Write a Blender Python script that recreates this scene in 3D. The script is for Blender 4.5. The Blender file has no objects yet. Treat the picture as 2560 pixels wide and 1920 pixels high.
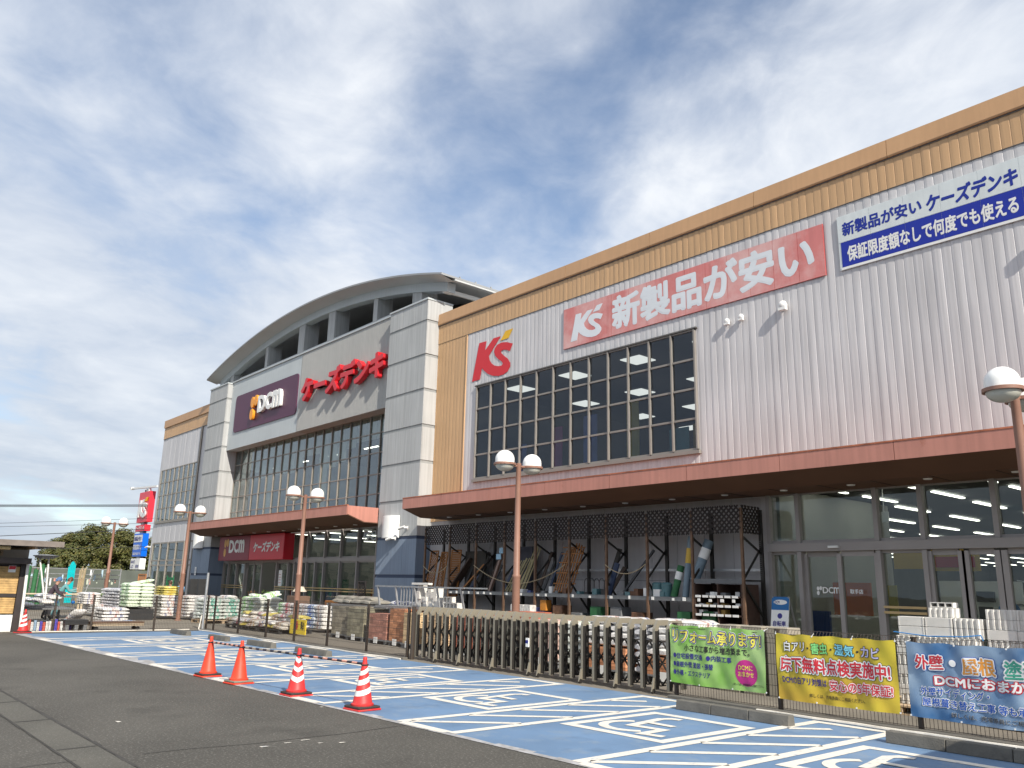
import bpy, bmesh, math, random
from mathutils import Vector, Matrix
random.seed(7)
R = math.radians
scene = bpy.context.scene
C = scene.collection
# ------------------------------------------------------------------ camera
cam = bpy.data.cameras.new('camera'); cam.sensor_width = 36; cam.lens = 2041.5 / 2560 * 36
cam.clip_start = 0.05; cam.clip_end = 3000
camo = bpy.data.objects.new('camera', cam); C.objects.link(camo); scene.camera = camo
YAW, PITCH, ROLL = -0.86216, 0.24363, 0.022865
fw = Vector((math.sin(YAW)*math.cos(PITCH), math.cos(YAW)*math.cos(PITCH), math.sin(PITCH)))
r0 = Vector((math.cos(YAW), -math.sin(YAW), 0)); u0 = r0.cross(fw)
rr = r0*math.cos(ROLL) + u0*math.sin(ROLL); uu = -r0*math.sin(ROLL) + u0*math.cos(ROLL)
camo.matrix_world = Matrix(((rr.x, uu.x, -fw.x, 0), (rr.y, uu.y, -fw.y, 0), (rr.z, uu.z, -fw.z, 1.7), (0, 0, 0, 1)))
# ------------------------------------------------------------------ sky, sun, exposure
SUN_EL, SUN_ROT = R(35), R(104)
sd = Vector((math.sin(SUN_ROT)*math.cos(SUN_EL), math.cos(SUN_ROT)*math.cos(SUN_EL), math.sin(SUN_EL)))
world = bpy.data.worlds.new('World'); scene.world = world; world.use_nodes = True
nt = world.node_tree; N = nt.nodes; L = nt.links
for n in list(N): N.remove(n)
def wn(t, **k):
    n = N.new(t)
    for a, b in k.items(): setattr(n, a, b)
    return n
def wmath(op, a, b=None, c=None):
    n = N.new('ShaderNodeMath'); n.operation = op
    for i, v in enumerate((a, b, c)):
        if v is None: continue
        if isinstance(v, (int, float)): n.inputs[i].default_value = v
        else: L.new(v, n.inputs[i])
    return n.outputs[0]
sky = wn('ShaderNodeTexSky', sky_type='NISHITA', sun_disc=False, sun_elevation=SUN_EL, sun_rotation=SUN_ROT)
sky.air_density = 1.0; sky.dust_density = 0.7; sky.ozone_density = 2.0
bgs = wn('ShaderNodeBackground'); bgs.inputs[1].default_value = 0.125
L.new(sky.outputs[0], bgs.inputs[0])
geo = wn('ShaderNodeNewGeometry')
sep = wn('ShaderNodeSeparateXYZ'); tc = wn('ShaderNodeTexCoord'); L.new(tc.outputs['Generated'], sep.inputs[0])
zz = wmath('MAXIMUM', sep.outputs[2], 0.0)
den = wmath('ADD', zz, 0.10)
px = wmath('DIVIDE', sep.outputs[0], den); py = wmath('DIVIDE', sep.outputs[1], den)
comb = wn('ShaderNodeCombineXYZ'); L.new(px, comb.inputs[0]); L.new(py, comb.inputs[1])
def cloud_noise(scale, rot, sx, sy, detail, rough, dist, off):
    mp = wn('ShaderNodeMapping', vector_type='TEXTURE'); mp.inputs['Rotation'].default_value = (0, 0, R(rot))
    mp.inputs['Scale'].default_value = (sx, sy, 1); mp.inputs['Location'].default_value = (off, off*0.7, off*0.3)
    L.new(comb.outputs[0], mp.inputs[0])
    nz = wn('ShaderNodeTexNoise'); nz.inputs['Scale'].default_value = scale; nz.inputs['Detail'].default_value = detail
    nz.inputs['Roughness'].default_value = rough; nz.inputs['Distortion'].default_value = dist
    L.new(mp.outputs[0], nz.inputs['Vector']); return nz.outputs['Fac']
n_big = cloud_noise(0.42, 132, 1.5, 0.9, 2, 0.45, 0.4, 40.0)
n_med = cloud_noise(1.25, 138, 1.35, 0.85, 6, 0.52, 0.5, 27.0)
n_fin = cloud_noise(4.0, 128, 1.0, 0.9, 8, 0.58, 0.35, 12.0)
cv = wmath('ADD', wmath('MULTIPLY', n_big, 1.5), wmath('ADD', wmath('MULTIPLY', n_med, 0.62), wmath('MULTIPLY', n_fin, 0.30)))
low = wmath('POWER', wmath('SUBTRACT', 1.0, zz), 5.0)                  # thin veil thickens and greys towards the horizon
cv = wmath('ADD', cv, wmath('MULTIPLY', low, 0.34))
rampc = wn('ShaderNodeValToRGB'); rampc.color_ramp.interpolation = 'EASE'
rampc.color_ramp.elements[0].position = 0.95/1.8; rampc.color_ramp.elements[1].position = 1.34/1.8
rampc.color_ramp.elements[0].color = (0.06, 0.06, 0.06, 1); rampc.color_ramp.elements[1].color = (0.97, 0.97, 0.97, 1)
L.new(wmath('DIVIDE', cv, 1.8), rampc.inputs[0])
shade = wn('ShaderNodeValToRGB'); shade.color_ramp.elements[0].position = 0.34; shade.color_ramp.elements[1].position = 0.66
shade.color_ramp.elements[0].color = (0.50, 0.57, 0.69, 1); shade.color_ramp.elements[1].color = (0.86, 0.885, 0.92, 1)
L.new(wmath('ADD', wmath('MULTIPLY', n_med, 0.6), wmath('MULTIPLY', n_fin, 0.4)), shade.inputs[0])
veil = wn('ShaderNodeMix', data_type='RGBA'); L.new(wmath('MULTIPLY', low, 0.75), veil.inputs[0]); L.new(shade.outputs[0], veil.inputs[6]); veil.inputs[7].default_value = (0.42, 0.50, 0.59, 1)
bgc = wn('ShaderNodeBackground'); L.new(veil.outputs[2], bgc.inputs[0]); bgc.inputs[1].default_value = 0.86
mixw = wn('ShaderNodeMixShader'); L.new(rampc.outputs[0], mixw.inputs[0]); L.new(bgs.outputs[0], mixw.inputs[1]); L.new(bgc.outputs[0], mixw.inputs[2])
outw = wn('ShaderNodeOutputWorld'); L.new(mixw.outputs[0], outw.inputs[0])
sun = bpy.data.lights.new('sun', 'SUN'); sun.energy = 4.4; sun.angle = R(0.53); sun.color = (1.0, 0.93, 0.82)
suno = bpy.data.objects.new('sun', sun); C.objects.link(suno); suno.location = (20, -10, 40)
suno.rotation_euler = sd.to_track_quat('Z', 'Y').to_euler()
scene.view_settings.view_transform = 'Standard'; scene.view_settings.look = 'None'
scene.view_settings.exposure = 0.42; scene.view_settings.gamma = 1.0
scene.view_settings.use_curve_mapping = False
scene.cycles.max_bounces = 7; scene.cycles.transparent_max_bounces = 16
scene.cycles.diffuse_bounces = 3; scene.cycles.glossy_bounces = 3
scene.cycles.caustics_reflective = False; scene.cycles.caustics_refractive = False
scene.cycles.sample_clamp_indirect = 6.0

# ------------------------------------------------------------------ materials
MATS = {}
def lin(c):
    if isinstance(c, str):
        c = c.lstrip('#'); c = [int(c[i:i+2], 16)/255 for i in (0, 2, 4)]
        return tuple((x/12.92 if x <= 0.04045 else ((x+0.055)/1.055)**2.4) for x in c)
    return tuple(c)
def mat(name, col, rough=0.6, var=0.10, scale=3.0, bump=0.0, bscale=40.0, metal=0.0, spec=0.4, streak=0.0, dirt=None, dirt_amt=0.0, dirt_scale=1.5, emit=0.0, world=False, coat=0.0, island=0.0, stain=0.0, stain_scale=1.0):
    """principled material whose colour varies with noise, optional vertical rain streaks, stains and fine bump"""
    if name in MATS: return MATS[name]
    m = bpy.data.materials.new(name); m.use_nodes = True; MATS[name] = m
    t = m.node_tree; n = t.nodes; l = t.links; b = n['Principled BSDF']; col = lin(col)
    b.inputs['Roughness'].default_value = rough; b.inputs['Metallic'].default_value = metal
    b.inputs['Specular IOR Level'].default_value = spec
    if coat: b.inputs['Coat Weight'].default_value = coat
    co = n.new('ShaderNodeTexCoord')
    src = co.outputs['Object']
    if world: src = n.new('ShaderNodeNewGeometry').outputs['Position']
    nz = n.new('ShaderNodeTexNoise'); nz.inputs['Scale'].default_value = scale; nz.inputs['Detail'].default_value = 6
    l.new(src, nz.inputs['Vector'])
    mr = n.new('ShaderNodeMapRange'); mr.inputs[1].default_value = 0.3; mr.inputs[2].default_value = 0.7
    mr.inputs[3].default_value = 1-var; mr.inputs[4].default_value = 1+var; l.new(nz.outputs['Fac'], mr.inputs[0])
    mul = n.new('ShaderNodeMix'); mul.data_type = 'RGBA'; mul.blend_type = 'MULTIPLY'; mul.inputs[0].default_value = 1
    mul.inputs[6].default_value = (*col, 1); l.new(mr.outputs[0], mul.inputs[7]); out = mul.outputs[2]
    if streak:
        mp = n.new('ShaderNodeMapping'); mp.inputs['Scale'].default_value = (9, 9, 0.35); l.new(src, mp.inputs[0])
        ns = n.new('ShaderNodeTexNoise'); ns.inputs['Scale'].default_value = 1.2; ns.inputs['Detail'].default_value = 5; l.new(mp.outputs[0], ns.inputs['Vector'])
        ms = n.new('ShaderNodeMapRange'); ms.inputs[1].default_value = 0.35; ms.inputs[2].default_value = 0.62; ms.inputs[3].default_value = 1-streak; ms.inputs[4].default_value = 1.0
        l.new(ns.outputs['Fac'], ms.inputs[0])
        m2 = n.new('ShaderNodeMix'); m2.data_type = 'RGBA'; m2.blend_type = 'MULTIPLY'; m2.inputs[0].default_value = 1
        l.new(out, m2.inputs[6]); l.new(ms.outputs[0], m2.inputs[7]); out = m2.outputs[2]
    if dirt:
        nd = n.new('ShaderNodeTexNoise'); nd.inputs['Scale'].default_value = dirt_scale; nd.inputs['Detail'].default_value = 9; nd.inputs['Roughness'].default_value = 0.65
        l.new(src, nd.inputs['Vector'])
        md = n.new('ShaderNodeMapRange'); md.inputs[1].default_value = 0.68 - dirt_amt*0.4; md.inputs[2].default_value = 0.80 - dirt_amt*0.25
        l.new(nd.outputs['Fac'], md.inputs[0])
        m3 = n.new('ShaderNodeMix'); m3.data_type = 'RGBA'; l.new(md.outputs[0], m3.inputs[0]); l.new(out, m3.inputs[6]); m3.inputs[7].default_value = (*lin(dirt), 1); out = m3.outputs[2]
    if stain:
        n5 = n.new('ShaderNodeTexNoise'); n5.inputs['Scale'].default_value = stain_scale; n5.inputs['Detail'].default_value = 5; n5.inputs['Roughness'].default_value = .55; l.new(src, n5.inputs['Vector'])
        r5 = n.new('ShaderNodeMapRange'); r5.inputs[1].default_value = .56; r5.inputs[2].default_value = .74; r5.inputs[3].default_value = 1; r5.inputs[4].default_value = 1-stain; l.new(n5.outputs['Fac'], r5.inputs[0])
        m5 = n.new('ShaderNodeMix'); m5.data_type = 'RGBA'; m5.blend_type = 'MULTIPLY'; m5.inputs[0].default_value = 1; l.new(out, m5.inputs[6]); l.new(r5.outputs[0], m5.inputs[7]); out = m5.outputs[2]
    if island:
        gi = n.new('ShaderNodeNewGeometry'); mi_ = n.new('ShaderNodeMapRange'); mi_.inputs[3].default_value = 1-island; mi_.inputs[4].default_value = 1+island*.6; l.new(gi.outputs['Random Per Island'], mi_.inputs[0])
        m4 = n.new('ShaderNodeMix'); m4.data_type = 'RGBA'; m4.blend_type = 'MULTIPLY'; m4.inputs[0].default_value = 1; l.new(out, m4.inputs[6]); l.new(mi_.outputs[0], m4.inputs[7]); out = m4.outputs[2]
    l.new(out, b.inputs['Base Color'])
    if emit:
        b.inputs['Emission Color'].default_value = (*col, 1); b.inputs['Emission Strength'].default_value = emit
    if bump:
        nb = n.new('ShaderNodeTexNoise'); nb.inputs['Scale'].default_value = bscale; nb.inputs['Detail'].default_value = 4; l.new(src, nb.inputs['Vector'])
        bm_ = n.new('ShaderNodeBump'); bm_.inputs['Strength'].default_value = bump; bm_.inputs['Distance'].default_value = 0.01
        l.new(nb.outputs['Fac'], bm_.inputs['Height']); l.new(bm_.outputs[0], b.inputs['Normal'])
    return m
def glass(name, tint, ior=1.6, rough=0.0):
    if name in MATS: return MATS[name]
    m = bpy.data.materials.new(name); m.use_nodes = True; MATS[name] = m
    t = m.node_tree; n = t.nodes; l = t.links; n.remove(n['Principled BSDF']); o = n['Material Output']
    tr = n.new('ShaderNodeBsdfTransparent'); tr.inputs[0].default_value = (*tint, 1)
    gl = n.new('ShaderNodeBsdfGlossy'); gl.inputs['Roughness'].default_value = rough; gl.inputs['Color'].default_value = (0.9, 0.95, 1, 1)
    lwt = n.new('ShaderNodeLayerWeight'); lwt.inputs[0].default_value = .5
    pw_ = n.new('ShaderNodeMath'); pw_.operation = 'POWER'; l.new(lwt.outputs['Facing'], pw_.inputs[0]); pw_.inputs[1].default_value = 5
    f0 = ((ior-1)/(ior+1))**2; fr = n.new('ShaderNodeMath'); fr.operation = 'MULTIPLY_ADD'; l.new(pw_.outputs[0], fr.inputs[0]); fr.inputs[1].default_value = 1-f0; fr.inputs[2].default_value = f0
    mx = n.new('ShaderNodeMixShader'); l.new(fr.outputs[0], mx.inputs[0]); l.new(tr.outputs[0], mx.inputs[1]); l.new(gl.outputs[0], mx.inputs[2])
    # faint waviness so that the panes do not mirror perfectly
    co = n.new('ShaderNodeNewGeometry'); nz = n.new('ShaderNodeTexNoise'); nz.inputs['Scale'].default_value = 0.9; l.new(co.outputs['Position'], nz.inputs['Vector'])
    bp = n.new('ShaderNodeBump'); bp.inputs['Strength'].default_value = 0.06; bp.inputs['Distance'].default_value = 0.05; l.new(nz.outputs['Fac'], bp.inputs['Height']); l.new(bp.outputs[0], gl.inputs['Normal'])
    l.new(mx.outputs[0], o.inputs[0]); return m
def emitter(name, col, s):
    if name in MATS: return MATS[name]
    m = bpy.data.materials.new(name); m.use_nodes = True; MATS[name] = m
    t = m.node_tree; n = t.nodes; n.remove(n['Principled BSDF']); e = n.new('ShaderNodeEmission'); e.inputs[0].default_value = (*lin(col), 1); e.inputs[1].default_value = s
    t.links.new(e.outputs[0], n['Material Output'].inputs[0]); return m

# ------------------------------------------------------------------ mesh helpers
class MB:
    def __init__(s): s.v = []; s.f = []; s.mi = []; s.cur = 0
    def add(s, vs, fs):
        o = len(s.v); s.v += [tuple(v) for v in vs]; s.f += [tuple(i+o for i in f) for f in fs]; s.mi += [s.cur]*len(fs); return s
    def box(s, x0, x1, y0, y1, z0, z1):
        return s.add([(x0,y0,z0),(x1,y0,z0),(x1,y1,z0),(x0,y1,z0),(x0,y0,z1),(x1,y0,z1),(x1,y1,z1),(x0,y1,z1)],
                     [(3,2,1,0),(4,5,6,7),(0,1,5,4),(1,2,6,5),(2,3,7,6),(3,0,4,7)])
    def quad(s, a, b, c, d): return s.add([a,b,c,d], [(0,1,2,3)])
    def tube(s, p0, p1, r0, r1=None, n=8, caps=True):
        r1 = r0 if r1 is None else r1; p0 = Vector(p0); p1 = Vector(p1); d = (p1-p0).normalized()
        a = d.orthogonal().normalized(); b = d.cross(a); vs = []
        for p, r in ((p0, r0), (p1, r1)):
            for i in range(n):
                t = 2*math.pi*i/n + math.pi/n; vs.append(p + (a*math.cos(t) + b*math.sin(t))*r)
        fs = [(i, (i+1) % n, n+(i+1) % n, n+i) for i in range(n)]
        if caps: fs += [tuple(range(n-1, -1, -1)), tuple(range(n, 2*n))]
        return s.add(vs, fs)
    def path(s, pts, r, n=6):
        for a, b in zip(pts[:-1], pts[1:]): s.tube(a, b, r, r, n, True)
        return s
    def beam(s, p0, p1, w, h, up=(0,0,1)):
        p0 = Vector(p0); p1 = Vector(p1); d = (p1-p0).normalized(); u = Vector(up)
        sx = d.cross(u)
        if sx.length < 1e-4: sx = d.cross(Vector((0,1,0)))
        sx = sx.normalized()*w/2; u = sx.cross(d).normalized()*h/2
        vs = [p0-sx-u, p0+sx-u, p0+sx+u, p0-sx+u, p1-sx-u, p1+sx-u, p1+sx+u, p1-sx+u]
        return s.add(vs, [(3,2,1,0),(4,5,6,7),(0,1,5,4),(1,2,6,5),(2,3,7,6),(3,0,4,7)])
    def lathe(s, prof, n=24, loc=(0,0,0)):
        vs = []; m = len(prof)
        for i in range(n):
            t = 2*math.pi*i/n
            for r, z in prof: vs.append((loc[0]+r*math.cos(t), loc[1]+r*math.sin(t), loc[2]+z))
        fs = []
        for i in range(n):
            j = (i+1) % n
            for k in range(m-1): fs.append((i*m+k, j*m+k, j*m+k+1, i*m+k+1))
        return s.add(vs, fs)
    def prism(s, pts, f0, f1):
        """pts: 2-D outline (ccw), f0/f1 map (a,b) to the two 3-D faces"""
        n = len(pts); vs = [f0(*p) for p in pts] + [f1(*p) for p in pts]
        fs = [tuple(range(n-1, -1, -1)), tuple(range(n, 2*n))] + [(i, (i+1) % n, n+(i+1) % n, n+i) for i in range(n)]
        return s.add(vs, fs)
    def mesh(s, name, mats, smooth=False, bevel=0.0, off=(0,0,0), fix=True):
        me = bpy.data.meshes.new(name)
        o = Vector(off)
        me.from_pydata([tuple(Vector(v)-o) for v in s.v] if o.length else s.v, [], s.f)
        for m in (mats if isinstance(mats, (list, tuple)) else [mats]): me.materials.append(m)
        if any(s.mi): me.polygons.foreach_set('material_index', s.mi)
        if bevel or fix:
            bm = bmesh.new(); bm.from_mesh(me)
            if bevel:
                bmesh.ops.remove_doubles(bm, verts=bm.verts, dist=1e-5)
                bmesh.ops.bevel(bm, geom=[e for e in bm.edges if e.is_manifold and e.calc_face_angle(0) > 0.6], offset=bevel, segments=1, affect='EDGES')
            if fix: bmesh.ops.recalc_face_normals(bm, faces=bm.faces)
            bm.to_mesh(me); bm.free()
        if smooth:
            me.polygons.foreach_set('use_smooth', [True]*len(me.polygons))
            try: me.set_sharp_from_angle(angle=R(40))
            except Exception: pass
        me.update(); return me
def wloc(o):
    v = Vector((0,0,0))
    while o is not None: v += o.location; o = o.parent
    return v
def obj(name, me, parent=None, loc=(0,0,0), rot=(0,0,0), scale=None):
    o = bpy.data.objects.new(name, me); C.objects.link(o); o.parent = parent; o.location = loc; o.rotation_euler = rot
    if scale: o.scale = scale
    return o
def build(mb, name, mats, parent=None, smooth=False, bevel=0.0, fix=True, stuff=False):
    """mesh given in world coordinates; the parent (never rotated) is an Empty or mesh at its own place"""
    off = wloc(parent) if parent is not None else Vector((0,0,0))
    o = obj(name, mb.mesh(name, mats, smooth, bevel, off, fix), parent)
    if stuff: o['kind'] = 'stuff'
    return o
def tag(o, label, cat, group=None):
    o['label'] = label; o['category'] = cat
    if group: o['group'] = group
    return o
def thing(name, label, cat, loc=(0,0,0), rotz=0, group=None):
    o = bpy.data.objects.new(name, None); C.objects.link(o); o.empty_display_size = 0.2
    o.location = loc; o.rotation_euler = (0,0,rotz); return tag(o, label, cat, group)
def structure(o): o['kind'] = 'structure'; return o
def dup(root, loc, rotz=None, label=None, parent=None):
    r = root.copy(); C.objects.link(r); r.location = loc; r.parent = parent
    if rotz is not None: r.rotation_euler = (0,0,rotz)
    if label: r['label'] = label
    for ch in list(root.children):
        c = ch.copy(); C.objects.link(c); c.parent = r
        for g in list(ch.children):
            d = g.copy(); C.objects.link(d); d.parent = c
    return r
def at_floor(mb, name, mats, label, cat, group=None, **k):
    """one-mesh thing from world-coordinate geometry, origin moved to its base"""
    xs = [v[0] for v in mb.v]; ys = [v[1] for v in mb.v]; zs = [v[2] for v in mb.v]
    o_ = Vector(((min(xs)+max(xs))/2, (min(ys)+max(ys))/2, min(zs)))
    me = mb.mesh(name, mats, k.get('smooth', False), k.get('bevel', 0.0), o_, k.get('fix', True))
    return tag(obj(name, me, None, o_), label, cat, group)

_TXT = {}
def raw_text(body, bold=0.0, extrude=0.0, shear=0.0, space=1.0):
    """writing as verts and faces; heavier strokes are made of slightly shifted, depth-staggered copies"""
    key = (body, extrude, shear, space)
    if key not in _TXT:
        cu = bpy.data.curves.new('lettering', 'FONT'); cu.body = body; cu.extrude = extrude; cu.shear = shear
        cu.resolution_u = 3; cu.space_character = space
        o = bpy.data.objects.new('lettering', cu); me = bpy.data.meshes.new_from_object(o)
        bpy.data.objects.remove(o); bpy.data.curves.remove(cu)
        _TXT[key] = ([v.co.copy() for v in me.vertices], [tuple(p.vertices) for p in me.polygons]); bpy.data.meshes.remove(me)
    bv, bf = _TXT[key]
    n = 0 if bold < .004 else (6 if bold < .03 else 14)
    offs = [(0, 0)] + [(bold*math.cos(2*math.pi*k/n), bold*math.sin(2*math.pi*k/n)) for k in range(n)]
    if bold > .06: offs += [(.55*bold*math.cos(2*math.pi*(k+.5)/8), .55*bold*math.sin(2*math.pi*(k+.5)/8)) for k in range(8)]
    vs, fs = [], []
    for k, (dx, dy) in enumerate(offs):
        o = len(vs); st = (len(offs)-k)*.00018
        vs += [Vector((v.x+dx, v.y+dy, (v.z*(1+st*6) if extrude else st))) for v in bv]; fs += [tuple(i+o for i in f) for f in bf]
    return vs, fs
def text_pts(body, w, h, bold=0.0, extrude=0.0, shear=0.0, space=1.0):
    """mesh of a line of writing, scaled to w x h (either may be None); verts in the xy plane, origin at lower left"""
    vs, fs = raw_text(body, bold, extrude, shear, space)
    x0 = min(v.x for v in vs); x1 = max(v.x for v in vs); y0 = min(v.y for v in vs); y1 = max(v.y for v in vs)
    sx = w/(x1-x0) if w else None; sy = h/(y1-y0) if h else None
    sx = sx or sy; sy = sy or sx
    return [Vector(((v.x-x0)*sx, (v.y-y0)*sy, v.z)) for v in vs], fs
def front(x, z, y):                 # writing on a face that looks to -Y
    return lambda p: (x+p.x, y-p.z, z+p.y)
def write(mb, body, x, z, y, w, h, bold=0.02, extrude=0.0, shear=0.0, mapf=None, space=1.0):
    vs, fs = text_pts(body, w, h, bold, extrude, shear, space); f = mapf or front(x, z, y)
    mb.add([f(v) for v in vs], fs); return mb

# ------------------------------------------------------------------ colours of the place
asphalt = mat('asphalt', (0.082, 0.077, 0.067), 0.92, 0.26, 0.45, 1.0, 45, world=True, dirt=(0.24,0.23,0.205), dirt_amt=0.36, dirt_scale=34, stain=.38, stain_scale=.9)
asphalt2 = mat('asphalt_patch', (0.098, 0.094, 0.080), 0.92, 0.18, 0.8, 0.8, 60, world=True, dirt=(0.17,0.16,0.145), dirt_amt=0.4, dirt_scale=40)
asphalt_d = mat('asphalt_seam', (0.055, 0.052, 0.048), 0.95, 0.2, 3, 0.6, 60, world=True)
fore = mat('forecourt_asphalt', (0.20, 0.178, 0.145), 0.92, 0.14, 0.8, 0.5, 60, world=True, dirt=(0.13,0.115,0.095), dirt_amt=0.3, dirt_scale=2)
blue_paint = mat('blue_parking_paint', (0.135, 0.225, 0.36), 0.72, 0.13, 0.9, 0.35, 70, world=True, dirt=(0.20,0.27,0.36), dirt_amt=0.42, dirt_scale=2.2, stain=.25, stain_scale=1.6)
white_paint = mat('white_road_paint', (0.72, 0.68, 0.60), 0.75, 0.07, 3, 0.4, 70, world=True, dirt=(0.30,0.36,0.45), dirt_amt=0.30, dirt_scale=9, stain=.2, stain_scale=3)
worn_paint = mat('worn_paint', (0.40, 0.40, 0.41), 0.8, 0.22, 2.2, 0.4, 70, world=True, dirt=(0.25,0.24,0.23), dirt_amt=0.6, dirt_scale=5)
conc = mat('concrete', (0.135, 0.128, 0.112), 0.9, 0.16, 4, 0.6, 60, dirt=(0.10,0.095,0.085), dirt_amt=0.4, dirt_scale=5)
siding_grey = mat('grey_siding', (0.60, 0.59, 0.60), 0.45, 0.06, 0.5, 0.0, 30, world=True, streak=0.17)
siding_tan = mat('tan_siding', (0.56, 0.355, 0.19), 0.5, 0.06, 0.6, 0.0, 30, world=True, streak=0.10)
tan_cap = mat('tan_coping', (0.53, 0.315, 0.165), 0.5, 0.06, 0.7, world=True, streak=0.06)
pier_grey = mat('pier_panel_grey', (0.455, 0.465, 0.465), 0.7, 0.05, 0.8, 0.15, 60, world=True, streak=0.16)
pier_joint = mat('pier_joint', (0.30, 0.31, 0.31), 0.8, 0.08, 1, world=True, streak=0.1)
pier_blue = mat('pier_panel_blue', (0.22, 0.275, 0.36), 0.65, 0.06, 0.8, 0.1, 60, world=True, streak=0.10)
pier_bluej = mat('pier_joint_blue', (0.05, 0.07, 0.12), 0.7, 0.05, 1, world=True)
centre_white = mat('centre_white_panel', (0.50, 0.54, 0.555), 0.6, 0.04, 0.7, world=True, streak=0.06)
centre_grey = mat('centre_grey_siding', (0.40, 0.40, 0.385), 0.6, 0.04, 0.7, world=True, streak=0.06)
soffit_m = mat('roof_soffit', (0.50, 0.51, 0.51), 0.8, 0.06, 0.6, world=True)
roof_m = mat('roof_sheet', (0.30, 0.31, 0.32), 0.55, 0.08, 1, world=True)
wall_low = mat('lower_wall_panel', (0.46, 0.44, 0.44), 0.7, 0.05, 0.8, world=True, streak=0.08)
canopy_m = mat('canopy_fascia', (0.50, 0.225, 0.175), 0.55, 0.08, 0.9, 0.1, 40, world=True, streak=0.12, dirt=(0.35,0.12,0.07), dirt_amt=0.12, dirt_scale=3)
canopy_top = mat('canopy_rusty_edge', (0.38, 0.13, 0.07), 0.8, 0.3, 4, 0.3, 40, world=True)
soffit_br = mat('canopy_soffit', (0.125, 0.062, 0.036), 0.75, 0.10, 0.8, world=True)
frame_dk = mat('bronze_window_frame', (0.155, 0.145, 0.135), 0.4, 0.08, 2, metal=0.6, world=True)
frame_br = mat('light_bronze_frame', (0.27, 0.25, 0.22), 0.5, 0.06, 2, world=True)
frame_lt = mat('satin_window_frame', (0.25, 0.235, 0.215), 0.45, 0.06, 2, world=True)
frame_gy = mat('grey_door_frame', (0.33, 0.305, 0.295), 0.5, 0.05, 2, world=True)
glass_navy = glass('dark_tinted_glass', (0.72, 0.76, 0.82), 1.5)
glass_grey = glass('grey_tinted_glass', (0.82, 0.86, 0.84), 2.1)
glass_clear = glass('shop_glass', (0.82, 0.86, 0.83), 1.5)
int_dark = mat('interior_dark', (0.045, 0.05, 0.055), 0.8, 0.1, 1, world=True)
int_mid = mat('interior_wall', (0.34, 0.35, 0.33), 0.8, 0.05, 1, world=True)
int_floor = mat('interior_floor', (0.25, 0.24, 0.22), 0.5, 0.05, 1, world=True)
lamp_on = emitter('tube_light', '#fffaf0', 5.0)
panel_on = emitter('ceiling_panel_light', '#f5f0dc', 1.15)
pole_br = mat('brown_painted_steel', (0.27, 0.145, 0.105), 0.5, 0.08, 3, 0.05, 30)
globe_w = mat('opal_globe', (0.86, 0.86, 0.84), 0.18, 0.02, 3, spec=0.5)
globe_l = mat('clear_globe_bowl', (0.50, 0.50, 0.44), 0.15, 0.04, 3, spec=0.5)
bronze_al = mat('bronze_aluminium', (0.30, 0.27, 0.21), 0.45, 0.08, 3, metal=0.35)
black_st = mat('black_steel', (0.022, 0.020, 0.018), 0.55, 0.2, 4)
wire_m = mat('brown_fence_wire', (0.055, 0.042, 0.033), 0.5, 0.1, 6)
galv = mat('galvanised_steel', (0.42, 0.43, 0.44), 0.4, 0.12, 6, metal=0.6)
rust_st = mat('brown_rack_steel', (0.16, 0.095, 0.06), 0.6, 0.25, 6, metal=0.2)
white_pl = mat('white_plastic', (0.80, 0.80, 0.78), 0.35, 0.03, 4)
red_sign = mat('red_sign_face', (0.60, 0.018, 0.035), 0.35, 0.03, 2)
maroon = mat('maroon_sign_face', (0.24, 0.012, 0.030), 0.4, 0.03, 2)
purple = mat('purple_sign_face', (0.090, 0.024, 0.060), 0.45, 0.05, 2)
orange = mat('orange_sign', (0.85, 0.34, 0.03), 0.4, 0.03, 2)
yellow_s = mat('yellow_sign', (0.78, 0.45, 0.02), 0.45, 0.04, 2)
blue_sign = mat('blue_sign_face', (0.008, 0.025, 0.33), 0.4, 0.03, 2)
sign_white = mat('white_sign_face', (0.66, 0.71, 0.72), 0.5, 0.04, 2, streak=0.06)
red_letter = mat('red_letter', (0.62, 0.020, 0.030), 0.35, 0.03, 2)
black_ink = mat('black_ink', (0.015, 0.015, 0.017), 0.6, 0.02)
navy_ink = mat('navy_ink', (0.018, 0.025, 0.20), 0.6, 0.02)
black_pl = mat('black_plastic', (0.03, 0.031, 0.033), 0.5, 0.15, 4)
grey_pl = mat('grey_plastic', (0.17, 0.175, 0.18), 0.6, 0.12, 4)
wood_m = mat('pallet_wood', (0.46, 0.34, 0.22), 0.8, 0.18, 6, 0.3, 30)

# ================================================================== GROUND
g = MB(); g.quad((-1500,-1500,0),(1500,-1500,0),(1500,1500,0),(-1500,1500,0))
structure(build(g, 'ground', asphalt, fix=False))
def wy(x, y):                                       # the bays run slightly out of square with the building
    return y + 0.033*max(0.0, (11.1-y)/4.9)*(x+8)
g = MB(); n = 40
for i in range(n):
    xa = -29.1 + (30.1)*i/n; xb = -29.1 + 30.1*(i+1)/n
    g.quad((xa, wy(xa,6.2), .004), (xb, wy(xb,6.2), .004), (xb, 11.16, .004), (xa, 11.16, .004))
structure(build(g, 'blue_parking_bay', blue_paint, fix=False))
g = MB(); g.quad((-140, 11.16, .004), (30, 11.16, .004), (30, 60, .004), (-140, 60, .004))
g.quad((-140, 2.0, .0042), (-29.6, 2.0, .0042), (-29.6, 11.159, .0042), (-140, 11.159, .0042))
structure(build(g, 'forecourt_paving', fore, fix=False))
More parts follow.
